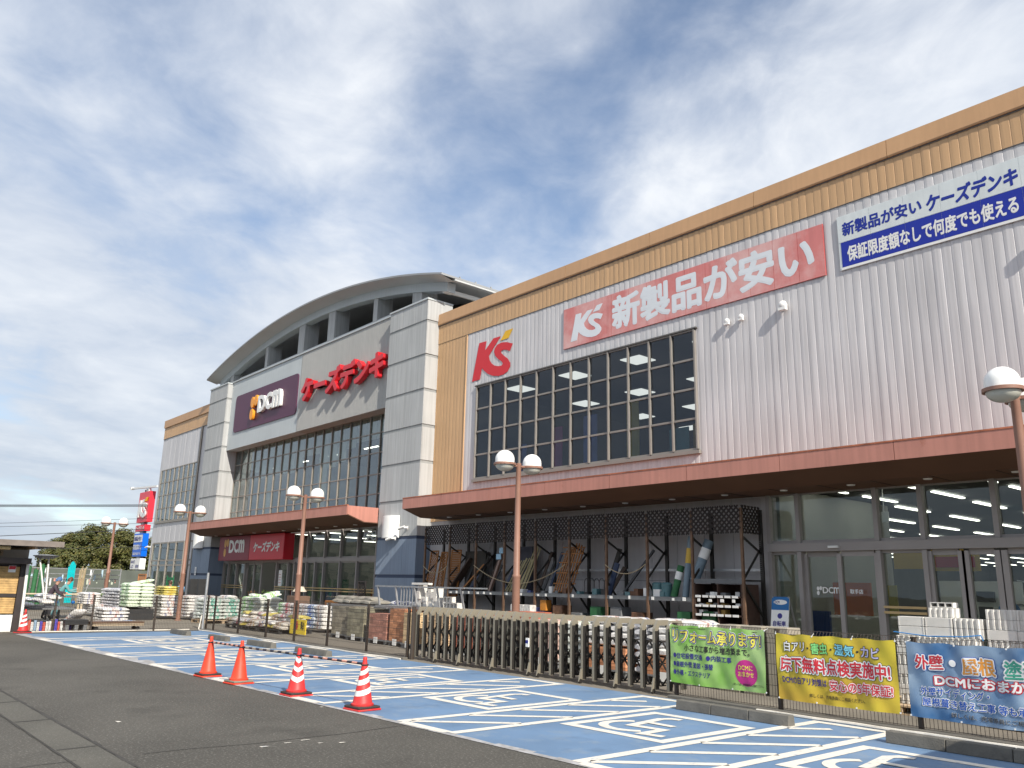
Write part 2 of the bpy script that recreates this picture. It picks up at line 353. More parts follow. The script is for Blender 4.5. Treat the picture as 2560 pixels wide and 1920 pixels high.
# pale worn rim of the blue paint along the driving lane
g = MB()
x = -29.0
while x < -1:
    d = 0.35 if x < -17 else 0.12
    w_ = random.uniform(.25, .6)
    g.quad((x, wy(x,6.19), .0062), (x+w_, wy(x+w_,6.19), .0062), (x+w_, wy(x+w_,6.2)+d*random.uniform(.5,1.2), .0062), (x, wy(x,6.2)+d*random.uniform(.5,1.2), .0062)); x += w_
structure(build(g, 'worn_paint_edge', worn_paint, fix=False))
LW = 0.15
def stroke(mb, pts, w, z, warp=True):
    """painted line of width w along 2-D pts, mitred"""
    n = len(pts); le = []; ri = []
    for i, p in enumerate(pts):
        p = Vector(p)
        d1 = (p-Vector(pts[i-1])).normalized() if i else None
        d2 = (Vector(pts[i+1])-p).normalized() if i < n-1 else None
        d = (d1+d2).normalized() if d1 and d2 else (d1 or d2)
        nn = Vector((-d.y, d.x)); k = 1/max(.35, nn.dot(Vector((-d2.y, d2.x)))) if d1 and d2 else 1
        le.append(p+nn*w/2*k); ri.append(p-nn*w/2*k)
    f = (lambda q: (q.x, wy(q.x, q.y), z)) if warp else (lambda q: (q.x, q.y, z))
    for i in range(n-1): mb.quad(f(ri[i]), f(ri[i+1]), f(le[i+1]), f(le[i]))
    return mb
HX = [-26.7, -23.9, -21.05, -18.2, -15.15, -12.42, -9.42, -6.35, -3.25]      # left edge of each hatched strip
for i, hx in enumerate(HX):
    wd = 1.2 if hx > -13 else 1.1
    a = MB(); x0, x1 = hx+LW/2, hx+wd-LW/2; y0, y1 = 6.22+LW/2, 11.07
    stroke(a, [(x0,y0),(x0,y1)], LW, .0085); stroke(a, [(x1,y0),(x1,y1)], LW, .0085)
    stroke(a, [(x0+LW/2,y0),(x1-LW/2,y0)], LW, .0085); stroke(a, [(x0+LW/2,y1-LW/2),(x1-LW/2,y1-LW/2)], LW, .0085)
    yy = 6.42
    while yy < 10.6:
        ye = yy + (x1-x0)*1.0
        if ye < 10.9: stroke(a, [(x0+LW/2, yy), (x1-LW/2, ye)], .13, .0085)
        else: stroke(a, [(x0+LW/2, yy), (x0+.45, yy+.42)], .13, .0085)
        yy += 0.93
    structure(build(a, 'parking_hatch_marking', white_paint, fix=False))
    if i+1 < len(HX):
        nx = HX[i+1]; bx0, bx1 = hx+wd+.13, nx-.08; s_ = (bx1-bx0)/1.64
        a = MB(); y0, y1 = 7.87+LW/2, 9.77-LW/2; xa, xb = bx0+LW/2, bx1-LW/2
        stroke(a, [(xa,y0-LW/2),(xa,y1+LW/2)], LW, .0085); stroke(a, [(xb,y0-LW/2),(xb,y1+LW/2)], LW, .0085)
        stroke(a, [(xa+LW/2,y0),(xb-LW/2,y0)], LW, .0085); stroke(a, [(xa+LW/2,y1),(xb-LW/2,y1)], LW, .0085)
        q = lambda x, y: (bx0 + (x+8.06)*s_, y)
        arc = [q(-7.41+.40*math.cos(R(t)), 8.56+.38*math.sin(R(t))) for t in range(128, 322, 12)]
        stroke(a, arc, .13, .0085)
        stroke(a, [q(-7.36,9.46), q(-7.50,9.44), q(-7.575,9.30), q(-7.46,8.56), q(-6.99,8.61), q(-6.97,8.17), q(-6.68,8.22)], .13, .0105)
        stroke(a, [q(-7.5,8.93), q(-7.06,8.91)], .12, .0125)
        structure(build(a, 'wheelchair_bay_marking', white_paint, fix=False))
# old trench repair and seams in the driving lane
g = MB(); g.quad((-40,2.36,.004),(6,2.36,.004),(6,2.76,.004),(-40,2.76,.004))
structure(build(g, 'trench_repair', asphalt2, fix=False))
g = MB()
for yy, w_ in ((2.78,.035),(2.345,.02)):
    x = -40
    while x < 6:
        g.quad((x, yy-w_*random.uniform(.3,1), .0062), (x+.3, yy-w_*random.uniform(.3,1), .0062), (x+.3, yy+w_*random.uniform(.2,.8), .0062), (x, yy+w_*random.uniform(.2,.8), .0062)); x += .3
for xs in (-13.6,-11.75,-9.7,-16.2,-19): g.quad((xs,2.37,.0065),(xs+.05,2.37,.0065),(xs+.02,2.75,.0065),(xs-.03,2.75,.0065))
y = -12
while y < 6.1:
    xx = -9 + .05*math.sin(y*1.7)+.02*math.sin(y*5); x2 = -9 + .05*math.sin((y+.3)*1.7)+.02*math.sin((y+.3)*5)
    if not 2.3 < y < 2.8: g.quad((xx-.008,y,.006),(xx+.008,y,.006),(x2+.008,y+.3,.006),(x2-.008,y+.3,.006))
    y += .3
structure(build(g, 'asphalt_seam', asphalt_d, fix=False))
g = MB()
for (x, y, w_, h_) in ((-8.75,4.1,.05,.10),(-8.8,4.4,.03,.09),(-8.85,4.62,.03,.12),(-8.6,4.7,.03,.06),(-11.2,3.35,.11,.05),(-8.5,4.9,.04,.08),(-11.0,6.0,.05,.05)):
    g.quad((x,y,.0065),(x+w_,y,.0065),(x+w_*.8,y+h_,.0065),(x+.2*w_,y+h_*.7,.0065))
structure(build(g, 'paint_spot', white_paint, fix=False))
# dark kerb line under the fence
g = MB(); g.box(-29.6,-16.75,11.2,11.34,0,.05); g.box(-9.0,3,11.2,11.34,0,.05)
structure(build(g, 'kerb', conc, bevel=.006))

# ================================================================== STORE BUILDING
SB = thing('store_building', 'two-storey home store with grey and tan siding, round-roofed middle and brown canopies', 'building', (-36.6, 18.4, 0))
def ribbed(x0, x1, z0, z1, y, pitch=0.205, dep=0.010):
    """upright corrugated siding: shallow convex ribs with narrow grooves"""
    mb = MB(); pr = [(0,0.0),(.04,-.55),(.30,-1.0),(.62,-.85),(.90,-.45),(.955,.25)]
    k0 = math.floor(x0/pitch); k1 = math.ceil(x1/pitch); P = []
    for k in range(k0, k1+1):
        jit = .55+.7*random.Random(k*7+3).random()
        for a, d in pr:
            x = (k+a)*pitch
            if x0 < x < x1: P.append((x, y+d*dep*jit))
    P = [(x0, y)] + P + [(x1, y)]
    vs = [(a, b, z0) for a, b in P] + [(a, b, z1) for a, b in P]; n_ = len(P)
    mb.add(vs, [(i, i+1, n_+i+1, n_+i) for i in range(n_-1)]); return mb
def flat_ribs(x0, x1, z0, z1, y, pitch=0.11, dep=0.01):
    mb = MB(); P = [(x0, y)]; k = math.ceil(x0/pitch)
    while (k+1)*pitch < x1:
        P += [((k+.1)*pitch, y), ((k+.16)*pitch, y-dep), ((k+.94)*pitch, y-dep), (k*pitch+pitch, y)]; k += 1
    P.append((x1, y)); vs = [(a, b, z0) for a, b in P] + [(a, b, z1) for a, b in P]; n_ = len(P)
    mb.add(vs, [(i, i+1, n_+i+1, n_+i) for i in range(n_-1)]); return mb
XR = 3.0                                                    # the right wing goes on past the picture
# right wing siding, split round the upper window
for (x0, x1, z0, z1) in ((-23.62,-22.93,4.0,10.96), (-13.18,XR,4.0,10.96), (-22.93,-13.18,8.80,10.96), (-22.93,-13.18,4.0,5.37)):
    build(ribbed(x0, x1, z0, z1, 17.99), 'siding', siding_grey, SB, fix=False)
build(ribbed(-25.5, -23.62, 4.0, 10.96, 17.985), 'siding', siding_tan, SB, fix=False)
build(ribbed(-25.5, XR, 10.96, 11.80, 17.97), 'siding', siding_tan, SB, fix=False)
m = MB(); m.box(-23.6,XR,17.966,18.02,10.945,10.965); build(m, 'flashing', frame_dk, SB)
m = MB(); m.box(-23.645,-23.615,17.95,18.02,4.0,10.94); build(m, 'corner_trim', siding_tan, SB)
# parapet coping: sloped lip in lengths with joints
xs = -25.5
while xs < XR:
    xe = min(XR, xs+3.6); m = MB()
    m.prism([(17.90,11.76),(17.915,11.72),(18.3,11.76),(18.3,12.24),(18.02,12.24),(17.93,12.19)], lambda a, b: (xs+.006, a, b), lambda a, b: (xe-.006, a, b))
    build(m, 'coping', tan_cap, SB); xs = xe
m = MB(); m.box(-25.5,XR,17.945,18.25,11.69,11.735); build(m, 'coping_shadow_gap', frame_dk, SB)
# bodies of the building behind the skins
m = MB(); m.box(-25.5,XR,18.3,80,11.2,11.7); m.box(-57.5,-48,18.3,80,11.2,11.7); m.box(-48,-25.5,20.6,80,11.2,11.7); build(m, 'roof_deck', roof_m, SB)
m = MB(); m.box(-57.5,-57.2,18.02,80,0,12.2); m.box(XR,XR+.3,18.02,80,0,12.2); m.box(-57.2,XR,79.7,80,0,12.2); build(m, 'side_wall', siding_grey, SB)

def window_grid(name, x0, x1, z0, z1, y, cols, rows, fm, gm, fw_=.07, fd=.16, vert=None, sill=True, zs=None, xs=None):
    """a window: outer frame part with mullions, every pane a sub-part"""
    xs = xs or [x0+(x1-x0)*i/cols for i in range(cols+1)]; zs = zs or [z0+(z1-z0)*i/rows for i in range(rows+1)]
    m = MB()
    for i, x in enumerate(xs): m.box(x-fw_/2, x+fw_/2, y-fd*.55, y+fd*.45, zs[0], zs[-1])
    for j, z in enumerate(zs):
        for i in range(len(xs)-1): m.box(xs[i]+fw_/2, xs[i+1]-fw_/2, y-fd*.20, y+fd*.40, z-fw_*.6, z+fw_*.6)
    if sill: m.box(xs[0]-.08, xs[-1]+.08, y-fd*.8, y+.05, zs[0]-.13, zs[0]-.035)
    fr = build(m, name, fm, SB)
    share = {}
    for i in range(len(xs)-1):
        for j in range(len(zs)-1):
            w_ = round(xs[i+1]-xs[i]-fw_, 3); h_ = round(zs[j+1]-zs[j]-fw_*.9, 3)
            if (w_, h_) not in share:
                q = MB(); q.box(-w_/2, w_/2, -.006, .006, -h_/2, h_/2); share[w_, h_] = q.mesh('pane', gm)
            p = obj('pane', share[w_, h_], fr, Vector(((xs[i]+xs[i+1])/2, y+.02, (zs[j]+zs[j+1])/2)) - wloc(fr))
            p.rotation_euler = (random.uniform(-.003,.003), 0, random.uniform(-.003,.003))
    return fr
# big upper window of the right wing
window_grid('upper_window', -22.9, -13.2, 5.42, 8.78, 17.96, 12, 4, frame_lt, glass_navy, .048, .09)
m = MB(); m.box(-22.99,-13.11,17.90,17.985,8.80,8.84); build(m, 'window_head', frame_dk, SB)
def room(x0, x1, y0, y1, z0, z1, wm, cm, fm):
    m = MB(); m.box(x0,x1,y1,y1+.1,z0,z1); build(m, 'interior_back_wall', wm, SB)
    m = MB(); m.box(x0-.1,x0,y0,y1,z0,z1); build(m, 'interior_side_wall', wm, SB)
    m = MB(); m.box(x1,x1+.1,y0,y1,z0,z1); build(m, 'interior_side_wall', wm, SB)
    m = MB(); m.box(x0,x1,y0,y1,z1,z1+.1); build(m, 'interior_ceiling', cm, SB)
    m = MB(); m.box(x0,x1,y0,y1,z0-.1,z0); build(m, 'interior_floor', fm, SB)
def light_grid(x0, x1, y0, y1, z, nx, ny, sx, sy, em, name='ceiling_light'):
    q = MB(); q.box(-sx/2,sx/2,-sy/2,sy/2,-.03,0); me = q.mesh(name, em)
    for i in range(nx):
        for j in range(ny):
            obj(name, me, SB, Vector((x0+(x1-x0)*i/max(1,nx-1), y0+(y1-y0)*j/max(1,ny-1), z)) - wloc(SB))
int_ceil2 = mat('upper_ceiling', (0.030, 0.033, 0.040), 0.8, 0.05, 1, world=True)
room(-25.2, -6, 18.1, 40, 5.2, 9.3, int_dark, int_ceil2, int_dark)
light_grid(-23.5, -8.5, 20.6, 31.5, 9.29, 6, 4, .85, .85, panel_on)
# show pieces seen through the upper glass
BAN = [mat('upper_flag_%d' % i, c, .7, .15, 3) for i, c in enumerate([(.25,.04,.12),(.06,.10,.22),(.30,.24,.03),(.04,.16,.14),(.35,.20,.02)])]
for i, (x, w_, zt) in enumerate(((-19.9,.5,7.0),(-18.6,.6,7.25),(-16.9,.5,7.5),(-14.9,.7,6.3),(-14.2,.7,6.4),(-13.6,.5,7.9),(-21.6,.4,6.6))):
    m = MB(); m.box(x, x+w_, 18.9+.2*(i%3), 18.93+.2*(i%3), 5.3, zt); build(m, 'display_flag', BAN[i % 5], SB)

# lower wall of the right wing under the canopy: separate panels with open joints
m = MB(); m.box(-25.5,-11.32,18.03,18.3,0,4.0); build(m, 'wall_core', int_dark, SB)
pw = (25.5-11.36)/16
q = MB(); q.box(.006, pw-.006, -.03, 0, 0, 1.93); pm_ = q.mesh('wall_panel', wall_low)
q = MB(); q.box(.006, pw-.006, -.03, 0, 0, 2.05); pm2_ = q.mesh('wall_panel', wall_low)
for i in range(16):
    obj('wall_panel', pm_, SB, Vector((-25.5+i*pw, 18.03, 0.02)) - wloc(SB)); obj('wall_panel', pm2_, SB, Vector((-25.5+i*pw, 18.03, 1.96)) - wloc(SB))
m = MB(); m.box(-11.36,-11.16,17.93,18.3,0,4.0); build(m, 'corner_post', wall_low, SB)

def canopy(x0, x1, seams):
    """brown canopy: fascia panels, rusty top edge, folded soffit and its downlights"""
    m = MB()
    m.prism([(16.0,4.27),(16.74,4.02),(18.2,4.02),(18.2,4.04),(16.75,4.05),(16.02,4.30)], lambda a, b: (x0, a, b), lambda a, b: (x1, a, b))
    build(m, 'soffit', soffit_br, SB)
    m = MB(); m.box(x0+.02,x1-.02,16.0,17.96,4.54,4.60); build(m, 'canopy_roof', canopy_top, SB)
    s_ = [x0] + seams + [x1]
    for a, b in zip(s_[:-1], s_[1:]):
        m = MB(); m.box(a+.006, b-.006, 15.965, 15.998, 4.275, 4.63); build(m, 'fascia_panel', canopy_m, SB)
        m = MB(); m.box(a, b, 15.955, 16.03, 4.632, 4.665); build(m, 'fascia_cap', canopy_top, SB)
    for xe in (x0, x1):
        e = .012 if xe == x1 else -.012
        m = MB(); m.prism([(16.0,4.30),(16.75,4.05),(17.36 if x0 < -30 else 17.96,4.05),(17.36 if x0 < -30 else 17.96,4.63),(16.0,4.63)], lambda a, b: (xe, a, b), lambda a, b: (xe+e, a, b))
        build(m, 'end_panel', canopy_m, SB)
    q = MB(); q.tube((0,0,0),(0,0,-.02),.09,.08,12); me = q.mesh('downlight', white_pl)
    x = x0+1.2
    while x < x1-.3:
        obj('downlight', me, SB, Vector((x, 17.15, 4.02)) - wloc(SB)); x += 1.62
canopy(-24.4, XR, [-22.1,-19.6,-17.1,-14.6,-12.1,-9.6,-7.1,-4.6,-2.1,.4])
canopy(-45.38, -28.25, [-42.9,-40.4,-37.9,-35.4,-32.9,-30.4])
# soffit board joints of the near canopy
m = MB()
for i in range(22): m.box(-23.6+i*1.2,-23.588+i*1.2,16.76,17.95,4.012,4.022)
build(m, 'soffit_joint', black_st, SB)

# piers: separate cladding boards between recessed bands
ZB = [0.0, 2.0, 3.42, 4.80, 6.25, 7.64, 9.05, 10.44, 11.84, 12.72]
def pier(x0, x1, y0, y1):
    m = MB(); m.box(x0+.03,x1-.03,y0+.03,y1,3.5,12.70); build(m, 'pier_core', pier_joint, SB)
    m = MB(); m.box(x0+.03,x1-.03,y0+.03,y1,0,3.5); build(m, 'pier_core', pier_bluej, SB)
    m = MB(); m.box(x0-.03,x1+.03,y0-.03,y1,12.72,12.79); build(m, 'pier_cap', centre_white, SB)
    nb = 6; w_ = (x1-x0)/nb
    for j in range(9):
        z0, z1 = ZB[j] + (.06 if j else 0), ZB[j+1]-.06 + (.06 if j == 8 else 0); mt = pier_blue if j < 2 else pier_grey
        q = MB(); q.box(.002,w_-.002,.012,.04,z0,z1); me = q.mesh('pier_board', mt)
        for i in range(nb): obj('pier_board', me, SB, Vector((x0+i*w_, y0-.005*random.random(), 0)) - wloc(SB))
        for sgn, xx in ((1, x1),(-1, x0)):
            yl = y1-y0-.045; k = 2
            q = MB(); q.box(-.035,.035,.0015,yl/k-.0015,z0,z1); me = q.mesh('pier_board', mt)
            for i in range(k): obj('pier_board', me, SB, Vector((xx-sgn*.035, y0+.042+i*yl/k, 0)) - wloc(SB))
pier(-28.22, -25.5, 17.37, 18.6)
pier(-48.0, -45.4, 17.37, 18.6)

# middle: upper wall, recessed glazing
m = MB(); m.box(-45.4,-36.8,17.68,18.6,8.84,12.78); build(m, 'upper_wall', centre_white, SB)
build(flat_ribs(-36.8,-28.22,8.84,12.78,17.67), 'upper_wall', centre_grey, SB, fix=False)
m = MB(); m.box(-36.8,-28.22,17.69,18.6,8.842,12.78); build(m, 'wall_core', centre_grey, SB)
m = MB(); m.box(-45.4,-28.22,17.62,18.7,12.785,12.85); build(m, 'wall_coping', centre_white, SB)
m = MB(); m.box(-45.4,-28.22,18.02,18.12,12.95,13.16); build(m, 'railing_beam', centre_white, SB)
cx = [-45.4+(-28.22+45.4)*i/20 for i in range(21)]
window_grid('middle_window', 0, 0, 0, 0, 18.3, 0, 0, frame_br, glass_grey, .040, .07, zs=[4.62,5.40,6.24,7.17,8.04,8.84], xs=cx, sill=False)
room(-45.3, -28.3, 18.5, 34, 4.6, 8.9, int_mid, int_dark, int_dark)
blind = mat('pale_backing', (.46,.50,.46), .8, .08, 2, world=True)  # pale sheets added behind the middle glass to brighten its panes
for i in range(20):
    zb = 6.9 + .9*random.random() if i < 15 else 7.9
    if i % 7 == 4: zb = 5.0
    m = MB(); m.box(cx[i]+.02,cx[i+1]-.02,18.62,18.63,zb,8.84); build(m, 'pane_backing', blind, SB)
light_grid(-44, -30, 20, 30, 8.0, 5, 2, 1.2, .10, lamp_on)

# round roof over the middle
AX, AW, ZT, RISE = -36.6, 12.07, 13.52, 1.68
RAD = (AW*AW+RISE*RISE)/(2*RISE)
def arcz(x, rad=RAD, top=ZT+RISE): return top - rad + math.sqrt(max(0, rad*rad-(x-AX)**2))
NS = 48; AXs = [AX-AW+2*AW*i/NS for i in range(NS+1)]
def arc_slab(name, mt, y0, y1, dz0, dz1, xs_, parent=SB):
    m = MB(); n_ = len(xs_)
    for a in xs_: m.v += [(a,y0,arcz(a)+dz0),(a,y0,arcz(a)+dz1),(a,y1,arcz(a)+dz0),(a,y1,arcz(a)+dz1)]
    for i in range(n_-1):
        o = 4*i; m.f += [(o,o+4,o+5,o+1),(o+2,o+3,o+7,o+6),(o+1,o+5,o+7,o+3),(o,o+2,o+6,o+4)]
    m.f += [(0,1,3,2), (4*n_-4,4*n_-2,4*n_-1,4*n_-3)]; m.mi = [0]*len(m.f)
    return build(m, name, mt, parent, smooth=True)
arc_slab('arched_roof', roof_m, 17.28, 28, -.05, .03, AXs)
# sloped soffit board between roof edge and beam
m = MB(); n_ = NS+1
for a in AXs: m.v += [(a,17.30,arcz(a)-.055),(a,17.95,arcz(a)-.20)]
m.f = [(2*i,2*i+1,2*i+3,2*i+2) for i in range(NS)]; m.mi = [0]*len(m.f); build(m, 'roof_soffit', soffit_m, SB, fix=False, smooth=True)
inner = [x for x in AXs if abs(x-AX) < 11.7]
arc_slab('arched_beam', centre_white, 17.95, 18.35, -.58, -.2, inner)
arc_slab('roof_ceiling', soffit_m, 17.955, 28, -.13, -.06, AXs)
for (x0, x1) in ((-46.7,-46.3),(-42.06,-41.75),(-38.1,-37.45),(-34.97,-34.3),(-30.75,-30.4),(-27.6,-26.9)):
    zb = 12.79 if x0 > -28 or x0 < -45 else 12.86
    m = MB(); xm = (x0+x1)/2; m.box(x0,x1,18.0,18.8,zb,min(arcz(x0),arcz(x1))-.3); build(m, 'roof_post', pier_grey, SB, bevel=.01)
m = MB(); m.prism([(a,arcz(a)-.14) for a in AXs[4:-4]][::-1]+[(AXs[4],11.7),(AXs[-5],11.7)], lambda a, b: (a,21.5,b), lambda a, b: (a,21.6,b)); build(m, 'shade_backing', int_dark, SB)  # dark-coloured sheet added so the recess under the roof reads as shade
# small camera boom under the eave of the round roof
m = MB(); m.beam((-25.3,18.4,13.2),(-25.0,24.5,13.2),.10,.16); m.box(-25.42,-25.2,18.0,18.4,13.12,13.3); build(m, 'gutter', white_pl, SB)
q = MB(); q.box(-.02,.02,-.03,.03,0,.07); me = q.mesh('roof_rib_end', roof_m)
for i in range(12): obj('roof_rib_end', me, SB, Vector((-24.56, 18.2+i*.8, ZT+.03)) - wloc(SB))

# left wing
for (x0, x1, z0, z1) in ((-57.5,-57.0,0,10.96),(-50.3,-48.0,0,10.96),(-57.0,-50.3,8.78,10.96),(-57.0,-50.3,3.97,5.33)):
    build(flat_ribs(x0, x1, z0, z1, 18.0, .9, .012), 'siding', siding_grey, SB, fix=False)
build(ribbed(-57.5,-48.0,10.96,11.8,17.98), 'siding', siding_tan, SB, fix=False)
m = MB(); m.box(-57.5,-48.0,17.91,18.3,11.74,12.24); build(m, 'coping', tan_cap, SB)
m = MB(); m.box(-57.5,-48.0,17.955,18.02,10.94,10.965); build(m, 'flashing', frame_dk, SB)
m = MB(); m.box(-50.4,-50.25,17.9,18.02,0,10.94); build(m, 'downpipe', frame_dk, SB)
window_grid('wing_window', -57.0, -50.35, 5.36, 8.76, 17.97, 8, 4, frame_br, glass_grey, .05, .07)
window_grid('wing_shopfront', -57.0, -48.3, .1, 3.95, 18.0, 6, 2, frame_br, glass_clear, .08, .1, zs=[.1,2.55,2.85,3.95], sill=False)
room(-57.0, -48.2, 18.3, 30, 5.0, 9.0, int_mid, int_dark, int_dark)
room(-57.0, -48.2, 18.3, 34, 0.05, 4.1, int_mid, int_dark, int_floor)
light_grid(-55, -49.5, 20, 30, 4.0, 3, 3, 1.3, .10, lamp_on)

# ground-floor shopfronts -------------------------------------------------
# middle shopfront
window_grid('middle_shopfront_transom', 0, 0, 0, 0, 18.3, 0, 0, frame_gy, glass_clear, .09, .2, zs=[2.78,4.0], xs=[-45.4,-44.0,-42.3,-40.6,-39.0,-37.5,-35.65,-34.0,-32.55,-31.1,-29.6,-28.22], sill=False)
window_grid('middle_shopfront', 0, 0, 0, 0, 18.3, 0, 0, frame_gy, glass_clear, .08, .2, zs=[.06,2.62], xs=[-45.4,-44.7,-43.6,-42.5], sill=False)
window_grid('middle_shopfront', 0, 0, 0, 0, 18.3, 0, 0, frame_gy, glass_clear, .08, .2, zs=[.06,2.62], xs=[-38.75,-37.5,-36.85,-36.2,-35.65,-34.8,-34.0,-32.55,-31.1,-29.6,-28.22], sill=False)
window_grid('sliding_door', 0, 0, 0, 0, 18.36, 0, 0, frame_gy, glass_clear, .09, .08, zs=[.05,2.58], xs=[-42.46,-41.6,-40.7], sill=False)
m = MB(); m.box(-45.4,-28.22,18.2,18.42,2.625,2.775); build(m, 'transom', frame_gy, SB)
m = MB()
for zz_ in (1.33, 1.44): m.box(-45.3,-42.5,18.15,18.2,zz_,zz_+.045); m.box(-38.7,-28.3,18.15,18.2,zz_,zz_+.045)
build(m, 'push_rail', mat('gold_rail', (.50,.36,.18), .4, .05, 3, metal=.4), SB)
room(-45.4, -28.3, 18.5, 40, 0.05, 4.25, int_mid, mat('shop_ceiling', (.20,.21,.21), .8, .05, 1, world=True), int_floor)
light_grid(-44, -29.5, 20.5, 37, 4.2, 6, 6, .09, 1.8, lamp_on)
SH = [mat('shelf_goods_%d' % i, c, .6, .35, 9) for i, c in enumerate([(.30,.05,.04),(.05,.18,.10),(.35,.22,.06),(.08,.10,.25),(.30,.30,.28),(.14,.07,.04)])]
for i in range(10):
    m = MB(); x = -44.5+i*1.55; m.box(x, x+.9, 21.5+(i%3)*2.2, 22.0+(i%3)*2.2, .05, 1.5+.4*((i*7)%3)); build(m, 'goods_shelf', SH[i % 6], SB)
m = MB(); m.box(-45,-28.6,33,33.1,2.6,3.4); build(m, 'aisle_sign_band', mat('green_band', (.02,.22,.13), .6), SB)

# right shopfront
window_grid('right_shopfront_transom', 0, 0, 0, 0, 18.0, 0, 0, frame_gy, glass_clear, .10, .2, zs=[2.86,4.05], xs=[-11.16,-10.38,-8.5,-7.52,-6.09,-4.45,-2.8,-1.2,.4,2.9], sill=False)
m = MB(); m.box(-11.16,2.9,17.86,18.16,2.66,2.855); build(m, 'transom', frame_gy, SB)
window_grid('right_shopfront', 0, 0, 0, 0, 18.0, 0, 0, frame_gy, glass_clear, .10, .2, zs=[.06,2.655], xs=[-11.16,-10.38], sill=False)
window_grid('automatic_door', 0, 0, 0, 0, 18.06, 0, 0, frame_gy, glass_clear, .10, .09, zs=[.05,2.6], xs=[-10.30,-9.46], sill=False)
window_grid('automatic_door', 0, 0, 0, 0, 17.96, 0, 0, frame_gy, glass_clear, .10, .09, zs=[.05,2.6], xs=[-9.42,-8.56], sill=False)
window_grid('right_shopfront', 0, 0, 0, 0, 18.0, 0, 0, frame_gy, glass_clear, .10, .2, zs=[.06,2.655], xs=[-8.5,-7.52], sill=False)
for a, b in ((-7.46,-6.82),(-6.74,-6.14),(-6.03,-5.3),(-5.2,-4.5),(-4.4,-3.65),(-3.55,-2.85)):
    window_grid('hinged_door', 0, 0, 0, 0, 18.0, 0, 0, frame_gy, glass_clear, .13, .12, zs=[.05,2.62], xs=[a,b], sill=False)
m = MB()
for zz_ in (1.33, 1.44): m.box(-8.45,-7.57,17.84,17.89,zz_,zz_+.05)
build(m, 'push_rail', MATS['gold_rail'], SB)
m = MB(); m.box(-9.6,-9.36,17.78,17.86,2.72,2.77); build(m, 'door_sensor', white_pl, SB)
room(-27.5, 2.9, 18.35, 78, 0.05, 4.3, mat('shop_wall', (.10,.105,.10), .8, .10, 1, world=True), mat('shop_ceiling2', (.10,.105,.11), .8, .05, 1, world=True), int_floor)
light_grid(-10.4, 2, 19.5, 22.3, 4.27, 8, 2, .09, 1.9, lamp_on)
light_grid(-26, 2, 25.5, 76, 4.27, 14, 14, .12, 2.2, lamp_on)
m = MB(); m.box(-11.25,-11.1,18.35,24.2,.06,4.26); build(m, 'partition_wall', mat('partition', (.42,.42,.38), .8, .05, 1, world=True), SB)
m = MB(); m.tube((-8.9,19.2,4.3),(-8.9,19.2,3.6),.008,n=5); m.box(-9.0,-8.8,19.18,19.22,3.36,3.6); build(m, 'hanging_sign', white_pl, SB)
# goods behind the right glass
def inside(name, x0, x1, y0, y1, z0, z1, mt): m = MB(); m.box(x0,x1,y0,y1,z0,z1); return build(m, name, mt, SB)
amber = mat('amber_board', (.55,.36,.05), .5, .05, 3); inside('counter_board', -9.55,-7.9,20.9,20.95,2.35,2.85,amber)
inside('counter_board', -8.3,-7.3,20.2,20.24,2.28,2.72,amber); inside('counter_banner', -8.25,-7.4,20.17,20.195,2.36,2.6,mat('crimson', (.40,.02,.03), .5))
inside('service_counter', -9.6,-7.2,21,21.6,.05,1.1,int_mid); inside('counter_back', -9.2,-7.3,22.6,22.7,1.0,2.1,white_pl); inside('counter_monitor', -8.3,-7.9,22.5,22.58,1.6,1.85,black_pl); inside('counter_monitor', -7.8,-7.5,21.2,21.26,1.1,1.5,black_pl)
inside('display_panel', -11.0,-10.0,20.5,20.55,1.2,2.0,mat('orange_panel', (.55,.12,.02), .5)); inside('display_panel', -9.95,-9.5,20.8,20.85,1.2,1.95,mat('olive_panel', (.35,.30,.04), .5))
inside('display_panel', -11.05,-10.5,19.3,19.4,.6,1.3,mat('navy_panel', (.03,.06,.2), .5))
for i in range(9): inside('goods_shelf', -7+i*1.0,-6.3+i*1.0,23+(i%2)*2,23.5+(i%2)*2,.05,1.4+.3*(i%3),SH[(i*5+2) % 6])

# ================================================================== SIGNS ON THE BUILDING
KP = [(0.159,0.648),(0.345,0.644),(0.311,0.487),(0.522,0.652),(0.704,0.649),(0.417,0.376),(0.444,0.299),(0.497,0.235),(0.571,0.188),(0.673,0.159),(0.749,0.158),(0.774,0.181),(0.747,0.222),(0.653,0.282),(0.579,0.349),(0.546,0.423),(0.564,0.482),(0.629,0.525),(0.728,0.538),(0.856,0.518),(1.0,0.464),(0.932,0.353),(0.861,0.388),(0.776,0.41),(0.723,0.398),(0.724,0.367),(0.788,0.312),(0.886,0.244),(0.95,0.162),(0.949,0.097),(0.894,0.033),(0.792,0.001),(0.665,0.0),(0.535,0.027),(0.408,0.081),(0.31,0.151),(0.247,0.211),(0.203,0.026),(0.0,0.023)]
KA = [(0.821,0.709),(0.997,0.713),(0.896,0.578),(0.698,0.573)]
def ks(mb, pts, x, z, s, y, th):
    pp = [(x+a*s, z+b*s) for a, b in pts][::-1]
    mb.prism(pp, lambda a, b: (a, y, b), lambda a, b: (a, y+th, b)); return mb
def sign(name, label, cat, x, z, y): return thing(name, label, cat, (x, y, z))
s = sign('wall_logo', 'large red slanted initials with a yellow accent on the grey ribbed wall', 'sign', -22.1, 8.99, 17.95)
build(ks(MB(), KP, -23.24, 8.99, 2.263, 17.966, .006), 'lettering', red_letter, s); build(ks(MB(), KA, -23.24, 8.99, 2.263, 17.966, .006), 'accent_mark', yellow_s, s)
